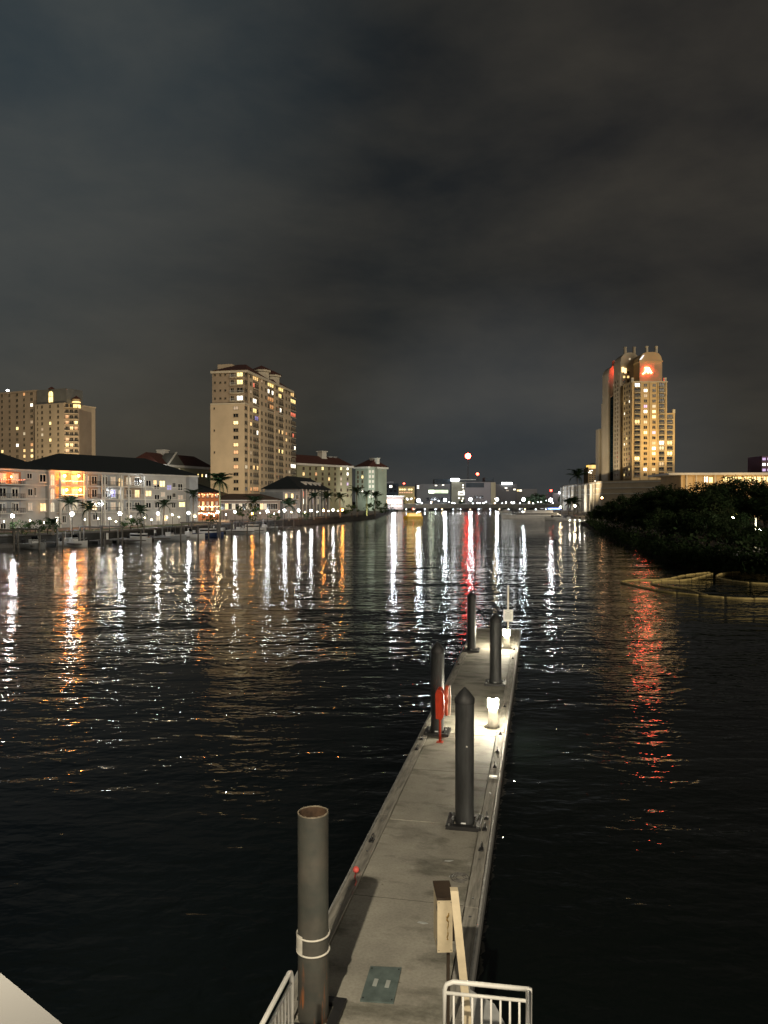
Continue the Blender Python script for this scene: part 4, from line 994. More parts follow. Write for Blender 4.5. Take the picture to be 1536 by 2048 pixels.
sp_ = thing('wall_floodlight','bright white floodlight at the left gable end of the olive wing','lamp',(wl_.x,wl_.y-1.5,wl_.z))
MB().ball(0,0,0,.6,10,6).build('lamp_head', globe_w, sp_); MB().tube([(0,0,0),(.3,1.4,-.2)],.06,6).build('arm', steel_dark, sp_)
hr_, fo, oL, oH = hotel(594,704,395,430,927,913,stucco_olive,'olive walled hotel with long dark red roof and white rooftop cupola')
r_ = random.Random(5)
fixed = {(646,937):'yellow',(682,936):'yellow',(695,936):'white',(607,948):'warm',(695,947):'white',(696,968):'violet',(628,988):'warm',(659,990):'white',(682,957):'dim'}
for yy in (937,948,958,968,980,991):
    for px in (607,620,632,645,658,670,682,695):
        kd = fixed.get((px,yy), None) or ([v for (a,b2),v in fixed.items() if abs(a-px)<4 and abs(b2-yy)<3] or [lit(r_,.06)])[0]
        u_,z_ = fo.uz(px,yy); fo.win(u_, z_, 1.6,1.9, kd, frame_tan)
u_ = fo.uz(666,900)[0]; MB().box(-2.2,-2,0,2.2,2,1.6).box(-1.8,-1.7,1.6,1.8,1.7,5.0).box(-2.4,-2.2,5.0,2.4,2.2,5.5).build('cupola', trim_white, hr_, loc=(u_,8,oH+2.6))
for px in (683,692): u_ = fo.uz(px,900)[0]; MB().box(-1.2,-1,0,1.2,1,3.6).box(-1.5,-1.3,3.6,1.5,1.3,4.0).build('chimney', stucco_red_lit if False else stucco_grey, hr_, loc=(u_,9,oH+1.6))
pb2 = At(704,1000,430); fos = Face(hr_, oL, 0, R(62))
q0 = fos.loc(9,0)
MB().prism([(oL,0),(q0[0],q0[1]),(q0[0],18),(oL,18)],-.5,oH-.01).build('end_wall', stucco_olive, hr_)
for j in range(6):
    for u_ in (2.2,5.4): fos.win(u_, oH-3-3.0*j, 1.3,1.9, ('white','white','cream','violet','dim','dim')[j] if u_<3 else 'dim', trim_white)
hg, fg, gL, gH = hotel(711,736,455,448,935,921,stucco_green,'pale green hotel wing with uplit white edge beside the dark palms',depth=16)
for yy in (945,954,963,973,982):
    for px in (716,725): u_,z_=fg.uz(px,yy); fg.win(u_,z_,1.5,1.9,'yellow' if (px==725 and yy==954) else ('white' if yy==982 and px==725 else 'dark'),frame_tan)
fgs = Face(hg, gL, 0, R(52)); q0 = fgs.loc(4.0,0)
MB().prism([(gL,0),(q0[0],q0[1]),(q0[0]-2,8),(gL,8)],-.5,gH-.01).build('end_wall', stucco_green, hg)
for j in range(6):
    for u_ in (1.1,2.9): fgs.win(u_, gH-2.6-2.9*j, 1.2,1.7,'dim',trim_white)
for px in (726,735): u_=fg.uz(px,900)[0]; MB().box(-1.2,-1,0,1.2,1,3.2).box(-1.5,-1.3,3.2,1.5,1.3,3.6).build('chimney', trim_white, hg, loc=(u_,8,gH+2.0))
# restaurant with orange lights
def simple(name, label, cat, pxa, pxb, Ya, Yb, ytop, depth, wallm, z=GZ, base=None):
    a, b2 = At(pxa,1000,Ya), At(pxb,1000,Yb); r__, L_ = building(name, label, cat, (a.x,a.y), (b2.x,b2.y), z)
    f_ = Face(r__); H = f_.uz((pxa+pxb)/2,ytop)[1]
    if wallm: MB().box(0,0,-.5,L_,depth,H).build('wall', wallm, r__)
    return r__, f_, L_, H
rs, fq, qL, qH = simple('restaurant','orange lit three level restaurant with strings of lights under the big palm','restaurant',392,438,205,212,985,12,mat('orange_render',(0.5,0.2,0.09),.8,.15))
MB().hip(0,0,qL,12,qH+.01,qH+2.6,1.0).build('roof', roof_dark, rs)
for yy,kd in ((991,'orange'),(1007,'warm'),(1018,'warm')):
    for i in range(5): u_,z_=fq.uz(397+9*i,yy); fq.win(u_,z_,1.0,1.3,kd if i%2 else 'dim',steel_dark)
for yy,mm_,nn_ in ((989,emi('red_bulb',(1.0,.35,.12),10),8),(1013,str_o,22),(1027,emi('white_bulb',(1.0,.85,.6),18),9)):
    b_ = MB()
    for i in range(nn_):
        u_,z_ = fq.uz(394+43*(i+.5)/nn_,yy); b_.ball(u_,-.35,z_+(.12*math.sin(i*1.9)),.13 if nn_<12 else .07,6,4)
    b_.build('string_lights', mm_, rs)
MB().box(0,-4,-.3,qL,0,.5).build('terrace', stucco_cream, rs)
for i in range(7): MB().cyl(qL*(i+.5)/7,-3.6,.5,2.9,.06,n=6).build('post', steel_dark, rs)
MB().box(0,-4,2.9,qL,-.02,3.0).build('canopy', mat('tan_canopy',(0.45,0.35,0.22),.7,.2), rs)
# dormer building
dr, fd, dL, dH = simple('dormer_house','low grey building with dark roof and four small dormers','building',597,657,262,300,979,12,stucco_grey)
MB().hip(0,0,dL,12,dH+.01,dH+4.6,1.2).build('roof', roof_dark, dr)
for px in (619,629,638,646):
    u_ = fd.uz(px,974)[0]; MB().box(-.9,0,0,.9,3,1.7).box(-1.1,-.2,1.7,1.1,3,1.95).build('dormer', trim_white, dr, loc=(u_,1.2,dH+.8))
for yy,ks in ((988,['red','dim','warm','cream','dim']),(1003,['white','dark','violet','cream','dark'])):
    for i in range(5): u_,z_=fd.uz(606+10*i,yy); fd.win(u_,z_,1.5,2.1,ks[i],trim_white)
for i in range(9): MB().box(-.15,-1.0,0,.15,-.7,dH).build('column', trim_white, dr, loc=(dL*(i+.5)/9,0,0))
bg_, fbg, bL_, bH_ = simple('grey_annex','plain blue grey annex wall at the right foot of the tan tower','building',566,600,245,252,984,10,stucco_grey)
for px,yy in ((572,992),(584,992),(594,994),(575,1006),(588,1006)): u_,z_=fbg.uz(px,yy); fbg.win(u_,z_,1.2,1.7,lit(r_,.3),trim_white)
pd, fp, pL, pH = simple('waterfront_shops','low grey brown waterfront shops with pale eaves before the tan tower','building',440,560,228,238,1000,9,mat('shop_wall',(0.33,0.28,0.25),.8,.2))
MB().hip(0,0,pL,9,pH+.01,pH+1.9,1.0).build('roof', mat('brown_roof'), pd) if 'brown_roof' in MATS else None
MB().box(-.9,-1.0,pH-.25,pL+.9,-.0,pH).build('eave', trim_white, pd)
upl_later = True
r_=random.Random(9)
for i in range(16): u_,z_=fp.uz(446+7*i,1013); fp.win(u_,z_,1.3,2.0,lit(r_,.45,('warm','cream','white','orange'),(3,3,2,2)),trim_white)
# hedge of lit lanterns along shops (small bulbs)
# ================================================================== MARINA
wood_dk = mat('weathered_pile_wood',(0.13,0.125,0.115),.85,.4,4,bump=.01)
hull_w = mat('white_gelcoat',(0.62,0.63,0.63),.3,.08,1); hull_n = mat('navy_gelcoat',(0.03,0.05,0.12),.3,.1,1); hull_g = mat('grey_gelcoat',(0.28,0.3,0.31),.35,.1,1)
canvas = mat('dark_canvas',(0.03,0.04,0.06),.8,.2,3); yellow_p = mat('yellow_paint',(0.75,0.48,0.04),.5,.1,2); red_p = mat('red_paint',(0.6,0.05,0.03),.5,.1,2)
pile_me = MB().cyl(0,0,-2,2.6,.16,.14,n=9).cyl(0,0,2.6,2.75,.15,.05,n=9).mesh('mooring_pile', wood_dk, True)
mp_i = 0
rows = {'outer':3.6+6,'inner':3.5}
def sw_point(s, d):          # metres along the seawall, metres out over the water
    P = [Vector(p) for p in SW]; acc=0
    for i in range(1,len(P)-1):
        L_=(P[i+1]-P[i]).length
        if s<=acc+L_:
            t_=(P[i+1]-P[i]).normalized(); p=P[i]+t_*(s-acc); return Vector((p.x+t_.y*d, p.y-t_.x*d, 0)), math.atan2(t_.y,t_.x)
        acc+=L_
    return None,0
r_ = random.Random(31)
for rown,dd,sp0,cnt in (('outer',12.5,7.0,17),('inner',5.0,6.2,19)):
    for i in range(cnt):
        p,a = sw_point(10+sp0*i+r_.uniform(-.8,.8), dd+r_.uniform(-.5,.5))
        o = tag(link('mooring_pile', pile_me, None, (p.x,p.y,r_.uniform(-.5,.2))), f'grey timber mooring pile, {ORD[i] if i<20 else "last"} from the left in the {rown} marina row','pile','timber piles of the marina')
dock_wd = mat('marina_decking',(0.085,0.08,0.075),.8,.3,2)
for i,(s0_,s1_) in enumerate(((8,44),(50,84),(90,128))):
    p,a = sw_point(s0_,3.0); p2,a2 = sw_point(s1_,3.0); L_=(p2-p).length; a=math.atan2(p2.y-p.y,p2.x-p.x)
    md = thing('marina_walkway', ('timber marina walkway below the left apartments','timber marina walkway below the restaurant and shops','timber marina walkway below the row of white lamps')[i],'walkway',(p.x,p.y,0),a)
    MB().box(0,-1,.45,L_,1,.6).build('decking', dock_wd, md)
    k=0
    while k*6.5+3<L_:
        MB().box(k*6.5+3,-8.5,.45,k*6.5+4.1,-1,.6).build('finger_pier', dock_wd, md); k+=1
    for k in range(int(L_/5)): MB().box(k*5,-1.05,-.4,k*5+3.6,-.85,.44).build('float', mat('white_float',(0.10,0.10,0.10),.6,.2), md)
def boat(p, a, label, L_=6.5, hull=None, top='tower', group='boats moored in the marina', s=1.0, name='motor_boat'):
    t_ = thing(name, label, 'boat', (p.x,p.y,0), a, group); t_.scale=(s,s,s)
    hull = hull or hull_w; b_=MB(); n=9; rings=[]
    for i in range(n):
        x=-L_/2+L_*i/(n-1); t2=i/(n-1); wd=1.15*(1-max(0,(t2-.45)/.55)**2.2)+.02; sh=.75+.35*t2*t2; 
        rings.append([(x,-wd,sh),(x,-wd*.82,.05),(x,0,-.25+.3*max(0,t2-.7)),(x,wd*.82,.05),(x,wd,sh)])
    vs=[v for r2 in rings for v in r2]
    fs=[(i*5+k,i*5+k+1,(i+1)*5+k+1,(i+1)*5+k) for i in range(n-1) for k in range(4)]+[(0,1,2,3,4)]
    b_.add(vs,fs); b_.build('hull', hull, t_, True)
    MB().add([(r2[0][0],r2[0][1]*.93,r2[0][2]-.12) for r2 in rings]+[(r2[4][0],r2[4][1]*.93,r2[4][2]-.12) for r2 in rings],[(i,i+1,n+i+1,n+i) for i in range(n-1)]).build('deck', hull_w, t_)
    cs_ = MB().box(-.9,-.5,.62,.2,.5,1.45).build('console', hull_w, t_)
    MB().add([(.2,-.55,1.3),(.2,.55,1.3),(-.1,.5,1.95),(-.1,-.5,1.95),(.24,-.55,1.3),(.24,.55,1.3),(-.06,.5,1.95),(-.06,-.5,1.95)],[(0,1,2,3),(7,6,5,4)]).build('windshield', glass_dark, cs_)
    if top=='tower':
        cn_ = MB().box(-1.6,-.9,2.55,.5,.9,2.63).build('canopy', canvas, t_)
        for sx in (-1.4,.3):
            for sy in (-.8,.8): MB().tube([(sx,sy,.8),(sx,sy*.95,2.55)],.03,6).build('canopy_post', galv, cn_)
    elif top=='cabin':
        MB().prism([(-1.8,-.95),(.9,-.85),(1.6,0),(.9,.85),(-1.8,.95)],.8,1.75).build('cabin', hull_w, t_)
        MB().prism([(-1.7,-.97),(.9,-.87),(1.63,0),(.9,.87),(-1.7,.97)],1.25,1.55).build('cabin_window', glass_dark, t_)
    MB().box(-L_/2-.45,-.22,.1,-L_/2-.02,.22,1.35).build('outboard_motor', steel_dark if hull is not hull_n else hull_w, t_)
    for sy in (-1,1): MB().tube([(rings[5][0][0],sy*1.0,.95),(rings[6][0][0],sy*.9,1.35),(rings[8][0][0]-.2,sy*.08,1.5)],.02,5).build('bow_rail', galv, t_)
    return t_
boatl = [(14,'white open boat with dark canopy at the far left of the marina','tower',None),(22,'navy hulled boat moored left of the bright lamp','tower',hull_n),(29,'white cabin boat moored under the orange balconies','cabin',None),(36,'grey open boat moored right of the orange reflection','open',hull_g),
 (43,'white open boat with dark canopy below the apartment centre','tower',None),(56,'small white cabin boat below the apartment right half','cabin',None),(63,'grey hulled boat with canopy below the restaurant','tower',hull_g),(70,'white open boat below the restaurant lamps','open',None),
 (78,'navy hulled cabin boat below the shops','cabin',hull_n),(95,'white boat with canopy below the tan tower','tower',None),(104,'white cabin boat below the right tower corner','cabin',None),(114,'low grey open boat by the row of white lamps','open',hull_g)]
for s_,lb_,tp,hl_ in boatl:
    p,a = sw_point(s_,8.0); boat(p, a-R(90)+r_.uniform(-.08,.08), lb_, 6.5, hl_, tp)
pal_lab=['below the leftmost lamp','beside the bright lamp under the orange balconies','before the apartment centre','before the apartment right half','before the restaurant','before the shops','below the tan tower','below the row of white lamps']
for i in range(8):
    p,a = sw_point(14+13*i,2.6); t_=thing('power_pedestal','pale marina power pedestal '+pal_lab[i],'pedestal',(p.x,p.y,.6),a,'power pedestals of the marina')
    MB().box(-.15,-.12,0,.15,.12,1.1).build('body', trim_white, t_); MB().box(-.17,-.14,1.1,.17,.14,1.2).build('lid', galv, t_); MB().cyl(0,-.14,.7,.9,.03,n=6).build('socket', steel_dark, t_)
    p,a = sw_point(18+13*i,3.3); t_=thing('dock_box','white dock box on the marina walkway '+pal_lab[i],'dock box',(p.x,p.y,.6),a,'dock boxes of the marina')
    MB().box(-.8,-.35,0,.8,.35,.5).build('box_body', hull_w, t_); MB().box(-.84,-.38,.51,.84,.38,.64).build('lid', hull_w, t_)
# boat lifts (frames) in front of far left shore
for i,s_ in enumerate((18,33,48,74)):
    p,a = sw_point(s_,8.0); t_=thing('boat_lift', f'grey timber boat lift frame, {ORD[i]} from the left in the marina','boat lift',(p.x,p.y,0),a,'boat lifts of the marina')
    for sx in (-2,2):
        for sy in (-3,3): MB().cyl(sx,sy,-2,3.0,.15,n=8).build('post', wood_dk, t_)
        MB().box(sx-.12,-3.3,3.0,sx+.12,3.3,3.25).build('beam', wood_dk, t_)
# water taxi + yacht
p = G(826,1037,0); wt = thing('water_taxi','small bright yellow water taxi with red canopy lights by the far bridge','boat',(p.x,p.y,0),R(200))
MB().prism([(-4,-1.4),(3,-1.4),(4.4,0),(3,1.4),(-4,1.4)],0,1.0).build('hull', yellow_p, wt)
MB().prism([(-3.4,-1.2),(2.4,-1.2),(2.4,1.2),(-3.4,1.2)],1.0,2.2).build('cabin', emi('yellow_lit_cabin',(1.0,.6,.08),1.0), wt)
MB().box(-3.6,-1.4,2.2,2.6,1.4,2.45).build('canopy', yellow_p, wt)
MB().cyl(0,0,2.45,4.0,.08,n=6).build('mast', steel_dark, wt); MB().ball(0,0,4.1,.35,8,5).build('mast_light', emi('red_nav_light',(1,.08,.05),10), wt)
p = G(1066,1037,0); ya = thing('motor_yacht','long white motor yacht moored at the right below the far bridge','yacht',(p.x,p.y+4,0),R(183)); ya.scale=(1,1,.58)
YLn=26; b_=MB(); n=10; rings=[]
for i in range(n):
    x=-YLn/2+YLn*i/(n-1); t2=i/(n-1); wd=3.0*(1-max(0,(t2-.5)/.5)**2.4)+.02; sh=2.0+1.1*t2*t2
    rings.append([(x,-wd,sh),(x,-wd*.8,-.3),(x,wd*.8,-.3),(x,wd,sh)])
b_.add([v for r2 in rings for v in r2],[(i*4+k,i*4+k+1,(i+1)*4+k+1,(i+1)*4+k) for i in range(n-1) for k in range(3)]+[(0,1,2,3)]+[(i*4,(i+1)*4,(i+1)*4+3,i*4+3) for i in range(n-1)])
b_.build('hull', hull_w, ya)
MB().prism([(-11,-2.4),(3,-2.4),(6.5,-1.2),(6.5,1.2),(3,2.4),(-11,2.4)],2.1,4.2).build('saloon', hull_w, ya)
MB().prism([(-10.5,-2.44),(3,-2.44),(6.6,-1.2),(6.6,1.2),(3,2.44),(-10.5,2.44)],2.9,3.7).build('saloon_window', glass_dark, ya)
MB().prism([(-9,-2.0),(0,-2.0),(2.6,-1.0),(2.6,1.0),(0,2.0),(-9,2.0)],4.25,5.9).build('flybridge', hull_w, ya)
MB().box(-9,-2.2,5.95,1,2.2,6.1).build('hardtop', hull_w, ya); MB().tube([(-6,0,6.1),(-6.6,0,9.0)],.08,6).build('mast', hull_w, ya)
MB().ball(-11.5,0,3.4,.22,6,4).build('deck_light', emi('deck_light',(1,.9,.7),60), ya)
# ================================================================== FAR BRIDGE
BY = 600.0
bA, bB = At(772,1000,BY-10), At(1150,1000,BY+10)
br, bL2 = building('road_bridge','long low pale road bridge crossing the river ahead','bridge',(bA.x,bA.y),(bB.x,bB.y),0)
pale_br = mat('bridge_concrete',(0.30,0.30,0.27),.8,.15,.1)
MB().box(-20,0,1.9,bL2+20,14,4.3).build('deck_girder', pale_br, br)
MB().box(-20,-.15,4.3,bL2+20,.25,5.3).build('parapet', pale_br, br); MB().box(-20,13.8,4.3,bL2+20,14.1,5.3).build('parapet', pale_br, br)
for i in range(7):
    x=bL2*(i+.5)/7
    MB().box(x-1.2,2,-2,x+1.2,12,1.9).build('pier', pale_br, br)
    MB().box(x-1.8,1.2,1.2,x+1.8,12.8,1.9).build('pier_cap', pale_br, br)
brl = emi('under_bridge_light',(.9,.95,1.0),1.6)
for i in range(9):
    x=bL2*(i+.3)/9; MB().box(x,-.25,1.35,x+rnd.uniform(1,3.5),-.17,1.55).build('girder_light', brl, br)
for px,py,Y,lb_ in ((787,1003,545,'bright lamp on the far shore left of the bridge'),(837,1001,604,'first bright bridge lamp from the left, above the water taxi'),(890,1000,604,'second bright bridge lamp from the left'),(941,999,606,'bright bridge lamp below the red beacon'),
  (994,999,607,'bridge lamp in front of the dark grey hall'),(1047,999,608,'bridge lamp right of the flat roofed halls'),(1101,1000,609,'bright lamp cluster at the right end of the bridge')):
    lamp(px,py,Y,lb_,'f',1.25 if px in (837,1101,787) else 1.05, 4.3 if px!=787 else 1.9)
# small garden lights along the left promenade
GL=[(8,1044,'by the lawn at the left picture edge'),(60,1042,'between the leftmost lamp and the lit doorway'),(88,1046,'in front of the dense dark bush'),(170,1040,'right of the lamp under the orange balconies'),(196,1038,'by the brown balconies'),
 (232,1044,'on the apartment terrace wall'),(262,1034,'behind the pale lit shrub'),(290,1036,'left of the white lamp before the apartment right half'),(303,1040,'just below the white lamp before the apartment right half'),(334,1036,'by the dark palm at the apartment right half'),
 (358,1035,'left of the lamp at the apartment corner'),(390,1033,'at the left end of the restaurant terrace'),(413,1030,'in the middle of the restaurant terrace'),(428,1032,'at the right end of the restaurant terrace'),(452,1030,'before the left end of the shops'),
 (485,1029,'before the middle of the shops'),(520,1027,'left of the lamp at the tan tower foot'),(548,1028,'right of the lamp at the tan tower foot'),(558,1024,'before the right end of the shops'),(583,1025,'below the grey annex'),(610,1025,'at the left end of the dormer house'),(635,1024,'at the right end of the dormer house'),(657,1023,'below the middle of the olive hotel'),(676,1022,'below the right part of the olive hotel')]
for i,(px,py,lb_) in enumerate(GL):
    Yg=128+ (px/700.0)**1.25*135; p=At(px,py,Yg); t_=thing('garden_light','small warm garden light '+lb_,'garden light',(p.x,p.y,1.9),0,'small lights along the left promenade'); h=max(.5,p.z-1.9)
    MB().cyl(0,0,0,h,.05,n=6).build('post',steel_dark,t_); MB().ball(0,0,h+.08,0.085+.04*((i*7)%3)/2,8,4).build('globe',globe_y if i%3 else globe_w,t_)
# small bulbs: car and path lights along far shore
r_=random.Random(12); cars=MB()
dots=[(862,1006),(905,1006),(955,1006),(967,1006),(1012,1005),(1023,1005),(1028,1005),(1058,1006),(1066,1007),(1082,1004),(815,999),(822,998)]
for i,(px,py) in enumerate(dots):
    p=At(px,py,612+i); t_=thing('path_light', f'small white light beyond the bridge rail, {ORD[i]} from the left' if i<10 else ('left' if i==10 else 'right')+' one of two small warm lights by the tan office block','lamp',(p.x,p.y,1.9),0,'small lights beyond the bridge')
    MB().cyl(0,0,0,p.z-1.9,.1,n=6).build('post', steel_dark, t_); MB().ball(0,0,p.z-1.9,.55,6,4).build('globe', emi('far_dot_light',(1,.95,.85),9), t_)
# ================================================================== FAR SKYLINE
glass_far = mat('far_dark_glass',(0.03,0.04,0.05),.25,.4,.1)
grey_far = mat('far_grey_wall',(0.14,0.14,0.145),.8,.15,.05); lav = mat('far_lavender_wall',(0.20,0.18,0.185),.8,.12,.05)
def farb(label, x0,x1,yt,Y,wallm,depth=25,cat='building',name='city_block',tilt=0): 
    return simple(name,label,cat,x0,x1,Y,Y+tilt,yt,depth,wallm)
f1,g1,l1,h1 = farb('dark glass block with flat overhanging roof right of the green wing',750,797,967,640,glass_far)
MB().box(-2,-2,h1,l1-4,25,h1+1.6).build('roof_slab', grey_far, f1)
for i in range(5):
    for j in range(3): u_,z_=g1.uz(756+8.5*i,973+9*j); g1.win(u_,z_,2.6,2.2,'white' if (i==3 and j==0) else 'dark',steel_dark)
f1b,g1b,l1b,h1b = farb('brightly lit waterside restaurant with white canopy on the far shore',762,806,993,560,mat('pink_wall',(0.5,0.38,0.34),.8,.1),12,'restaurant','waterside_restaurant')
MB().box(-2,-4,h1b,l1b+1,12,h1b+.6).build('canopy_roof', trim_white, f1b)
for i in range(9): u_,z_=g1b.uz(765+4.6*i,1003); g1b.win(u_,z_,1.3,3.0,('white','cream','warm')[i%3],trim_white)
for i in range(9): u_,z_=g1b.uz(765+4.6*i,1012); g1b.win(u_,z_,1.3,1.6,('dim','warm','cream')[i%3],trim_white)
f2_,g2,l2,h2 = farb('small tan office block with a row of yellow windows and a red roof light',795,829,973,660,mat('yellowish_wall',(0.5,0.38,0.16),.8,.1))
for i in range(6): 
    u_,z_=g2.uz(800+4.6*i,979); g2.win(u_,z_,1.7,1.6,'yellow' if i!=3 else 'dim',frame_tan)
    u_,z_=g2.uz(800+4.6*i,985); g2.win(u_,z_,1.7,1.3,'orange',frame_tan)
    u_,z_=g2.uz(800+4.6*i,997); g2.win(u_,z_,1.7,1.3,'white' if i%2 else 'dark',frame_tan)
f3,g3,l3,h3 = farb('low grey hall with glowing green sign panel beyond the bridge',833,903,968,670,grey_far)
MB().box(g3.uz(869,900)[0],0,h3,g3.uz(901,900)[0],20,h3+4.3).build('plant_room', glass_far, f3)
u0,z0=g3.uz(857,986.5); u1,z1=g3.uz(896,980)
MB().box(u0,-.5,z0,u1,-.1,z1).build('sign_panel', emi('green_sign',(.62,.85,.45),.9,var=.5,scale=.25), f3)
u0,z0=g3.uz(858,985.5); u1,z1=g3.uz(868,981); MB().box(u0,-.8,z0,u1,-.52,z1).build('sign_light', emi('green_white_light',(.85,1.0,.7),14), f3)
for i in range(5): u_,z_=g3.uz(856+7*i,998); g3.win(u_,z_,2.4,2.6,'dark',steel_dark)
for px,yy in ((836,972),(836,976),(872,971),(886,970)): u_,z_=g3.uz(px,yy); g3.win(u_,z_,2.2,.9,'white',steel_dark)
f4,g4,l4,h4 = farb('grey stair block with brilliant white rooftop light box',903,931,964,668,mat('olive_far',(0.27,0.26,0.2),.8,.2))
a0=g4.uz(902,962); a1=g4.uz(918,957); MB().box(a0[0],-1,a0[1],a1[0],2,a1[1]).build('roof_light_box', emi('rooftop_light',(.97,.98,1.0),12), f4)
MB().box(a0[0]+1,0,h4,a1[0]-1,1,a0[1]).build('light_frame', steel_dark, f4)
a0=g4.uz(916.5,990); a1=g4.uz(929,983.5)
for (x0,z0,x1,z1) in ((a0[0],a0[1],a1[0],a0[1]+.7),(a0[0],a1[1]-.7,a1[0],a1[1]),(a0[0],a0[1]+.7,a0[0]+.8,a1[1]-.7),(a1[0]-.8,a0[1]+.7,a1[0],a1[1]-.7)): MB().box(x0,-.5,z0,x1,-.1,z1).build('lit_frame', emi('white_frame_light',(1,.97,.9),3), f4)
for px,yy in ((926,970),(926,975),(927,981),(918,996),(926,997)): u_,z_=g4.uz(px,yy); g4.win(u_,z_,1.5,1.3,'white',steel_dark)
f5,g5,l5,h5 = farb('pale lavender hall with dark upper band and beige end wall',930,991,964,665,lav)
a0=g5.uz(932,975); a1=g5.uz(968,965.5); MB().box(a0[0],-.4,a0[1],a1[0],-.05,a1[1]).build('glazed_band', glass_far, f5)
a0=g5.uz(981.5,1010); a1=g5.uz(991,965); MB().box(a0[0],-.5,0,a1[0]+.05,-.03,a1[1]).build('end_panel', mat('beige_panel',(0.30,0.26,0.17),.8,.1), f5)
MB().box(g5.uz(971,900)[0],3,h5,g5.uz(989,900)[0],20,h5+4.0).build('plant_room', glass_far, f5)
a0=g5.uz(921,960); a1=g5.uz(952,958.5); MB().box(a0[0],1,a0[1],a1[0],4,a1[1]).build('roof_canopy', mat('grey_slab',(0.4,0.4,0.38),.7,.1), f5)
for px in (952,963): u_,z_=g5.uz(px,994); g5.win(u_,z_,3.2,2.4,'dark',steel_dark)
f6,g6,l6,h6 = farb('dark grey block with a white glowing roof sign',991,1034,968,690,mat('charcoal_wall',(0.10,0.10,0.11),.8,.2))
a0=g6.uz(1003,968.5); a1=g6.uz(1024,965); MB().box(a0[0],-1.5,a0[1],a1[0],-.3,a1[1]).build('roof_sign', emi('white_roof_sign',(.95,1,.95),10), f6)
for px,yy,k in ((1012,976,'white'),(1015,981,'dim'),(1029,979,'white')): u_,z_=g6.uz(px,yy); g6.win(u_,z_,2.4,1.2,k,steel_dark)
f7,g7,l7,h7 = farb('low grey wing with bright strip windows below red roof lights',1034,1074,978,700,grey_far)
for px,yy,k in ((1025,980,'white'),(1036,979,'yellow'),(1041,979,'white')): u_,z_=g7.uz(px,yy+2); g7.win(u_,z_,2.6,1.6,k,steel_dark)
f8,g8,l8,h8 = farb('small pale block at the right bridge end with white roof light',1106,1136,986,650,lav)
a0=g8.uz(1126,984); a1=g8.uz(1134,980); MB().box(a0[0],-1,a0[1],a1[0],-.2,a1[1]).build('roof_light_box', emi('rooftop_light'  ,(1,1,1),12), f8)
a0=g8.uz(1117,987); a1=g8.uz(1122,984); MB().box(a0[0],-1,a0[1],a1[0],-.2,a1[1]).build('roof_light_box', emi('rooftop_light',(1,1,1),12), f8)
fz,gz_,lz,hz_ = farb('blue lit low terrace at the right end of the bridge',1096,1126,1015,570,lav,10,'building','lit_terrace')
a0=gz_.uz(1096,1018.5); a1=gz_.uz(1120,1016.5); MB().box(a0[0],-.5,a0[1],a1[0],-.1,a1[1]).build('blue_strip_light', emi('blue_strip',(.15,.3,1.0),8), fz)
# distant filler skyline so the river end is closed
f9,g9,l9,h9 = farb('long low dark warehouse row behind the bridge',745,1140,990,760,mat('warehouse_wall',(0.12,0.12,0.125),.8,.2),30)
r_=random.Random(3)
for i in range(40): u_,z_=g9.uz(752+9.5*i,996+r_.choice((0,4))); g9.win(u_,z_,2.6,1.6,lit(r_,.4,('white','cream','warm'),(3,2,1)),steel_dark)
f10,g10,l10,h10 = farb('slim distant tower with glowing gold crown left of the golden tower',1176,1200,934,900,mat('distant_gold_wall',(0.33,0.24,0.13),.8,.1),20,'tower','distant_tower')
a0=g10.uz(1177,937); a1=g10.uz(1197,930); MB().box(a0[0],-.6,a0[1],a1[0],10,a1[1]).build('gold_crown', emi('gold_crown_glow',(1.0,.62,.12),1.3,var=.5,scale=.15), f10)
MB().hip(0,0,l10,12,g10.uz(1187,930)[1]+.1,g10.uz(1187,926)[1],.5).build('roof', roof_dark, f10)
for px,yy in ((1180,942),(1184,941),(1182,946),(1178,945),(1190,962),(1192,966)): u_,z_=g10.uz(px,yy); g10.win(u_,z_,1.8,1.3,'white',frame_tan)
for i in range(4):
    for j in range(6): u_,z_=g10.uz(1180+5*i,951+4*j); g10.win(u_,z_,1.6,1.4,'dark',frame_tan)
def beacon(px,py,Y,r,label,st=26):
    p=At(px,py,Y); t_=thing('beacon_mast',label,'beacon',(p.x,Y,1.9)); h=p.z-1.9
    b_=MB()
    for sx,sy in ((-.6,-.6),(.6,-.6),(.6,.6),(-.6,.6)): b_.tube([(sx*1.6,sy*1.6,0),(sx*.5,sy*.5,h-r)],.10,4)
    for k in range(int(h/4)): b_.tube([(-.9+.02*k,-.9+.02*k,4*k),(.9-.02*k,-.9+.02*k,4*k+4)],.06,4)
    b_.build('lattice_mast', steel_dark, t_)
    MB().ball(0,0,h,r,12,8).build('red_light', emi('red_beacon_%d'%st,(1.0,.045,.025),st,sample=True), t_)
beacon(936,912,690,2.5,'high bright red aviation beacon over the far halls',60)
beacon(955,948,700,1.3,'smaller red beacon on the mast just below the high one',26)
beacon(808,967,672,.8,'red light above the tan office block',16)
for i,px in enumerate((1047,1063,1070)): beacon(px,980,712,.75,('leftmost','middle','rightmost')[i]+' of three small red lights over the grey wing',12)
beacon(1102,981,720,1.0,'red beacon above the right end of the bridge',20)
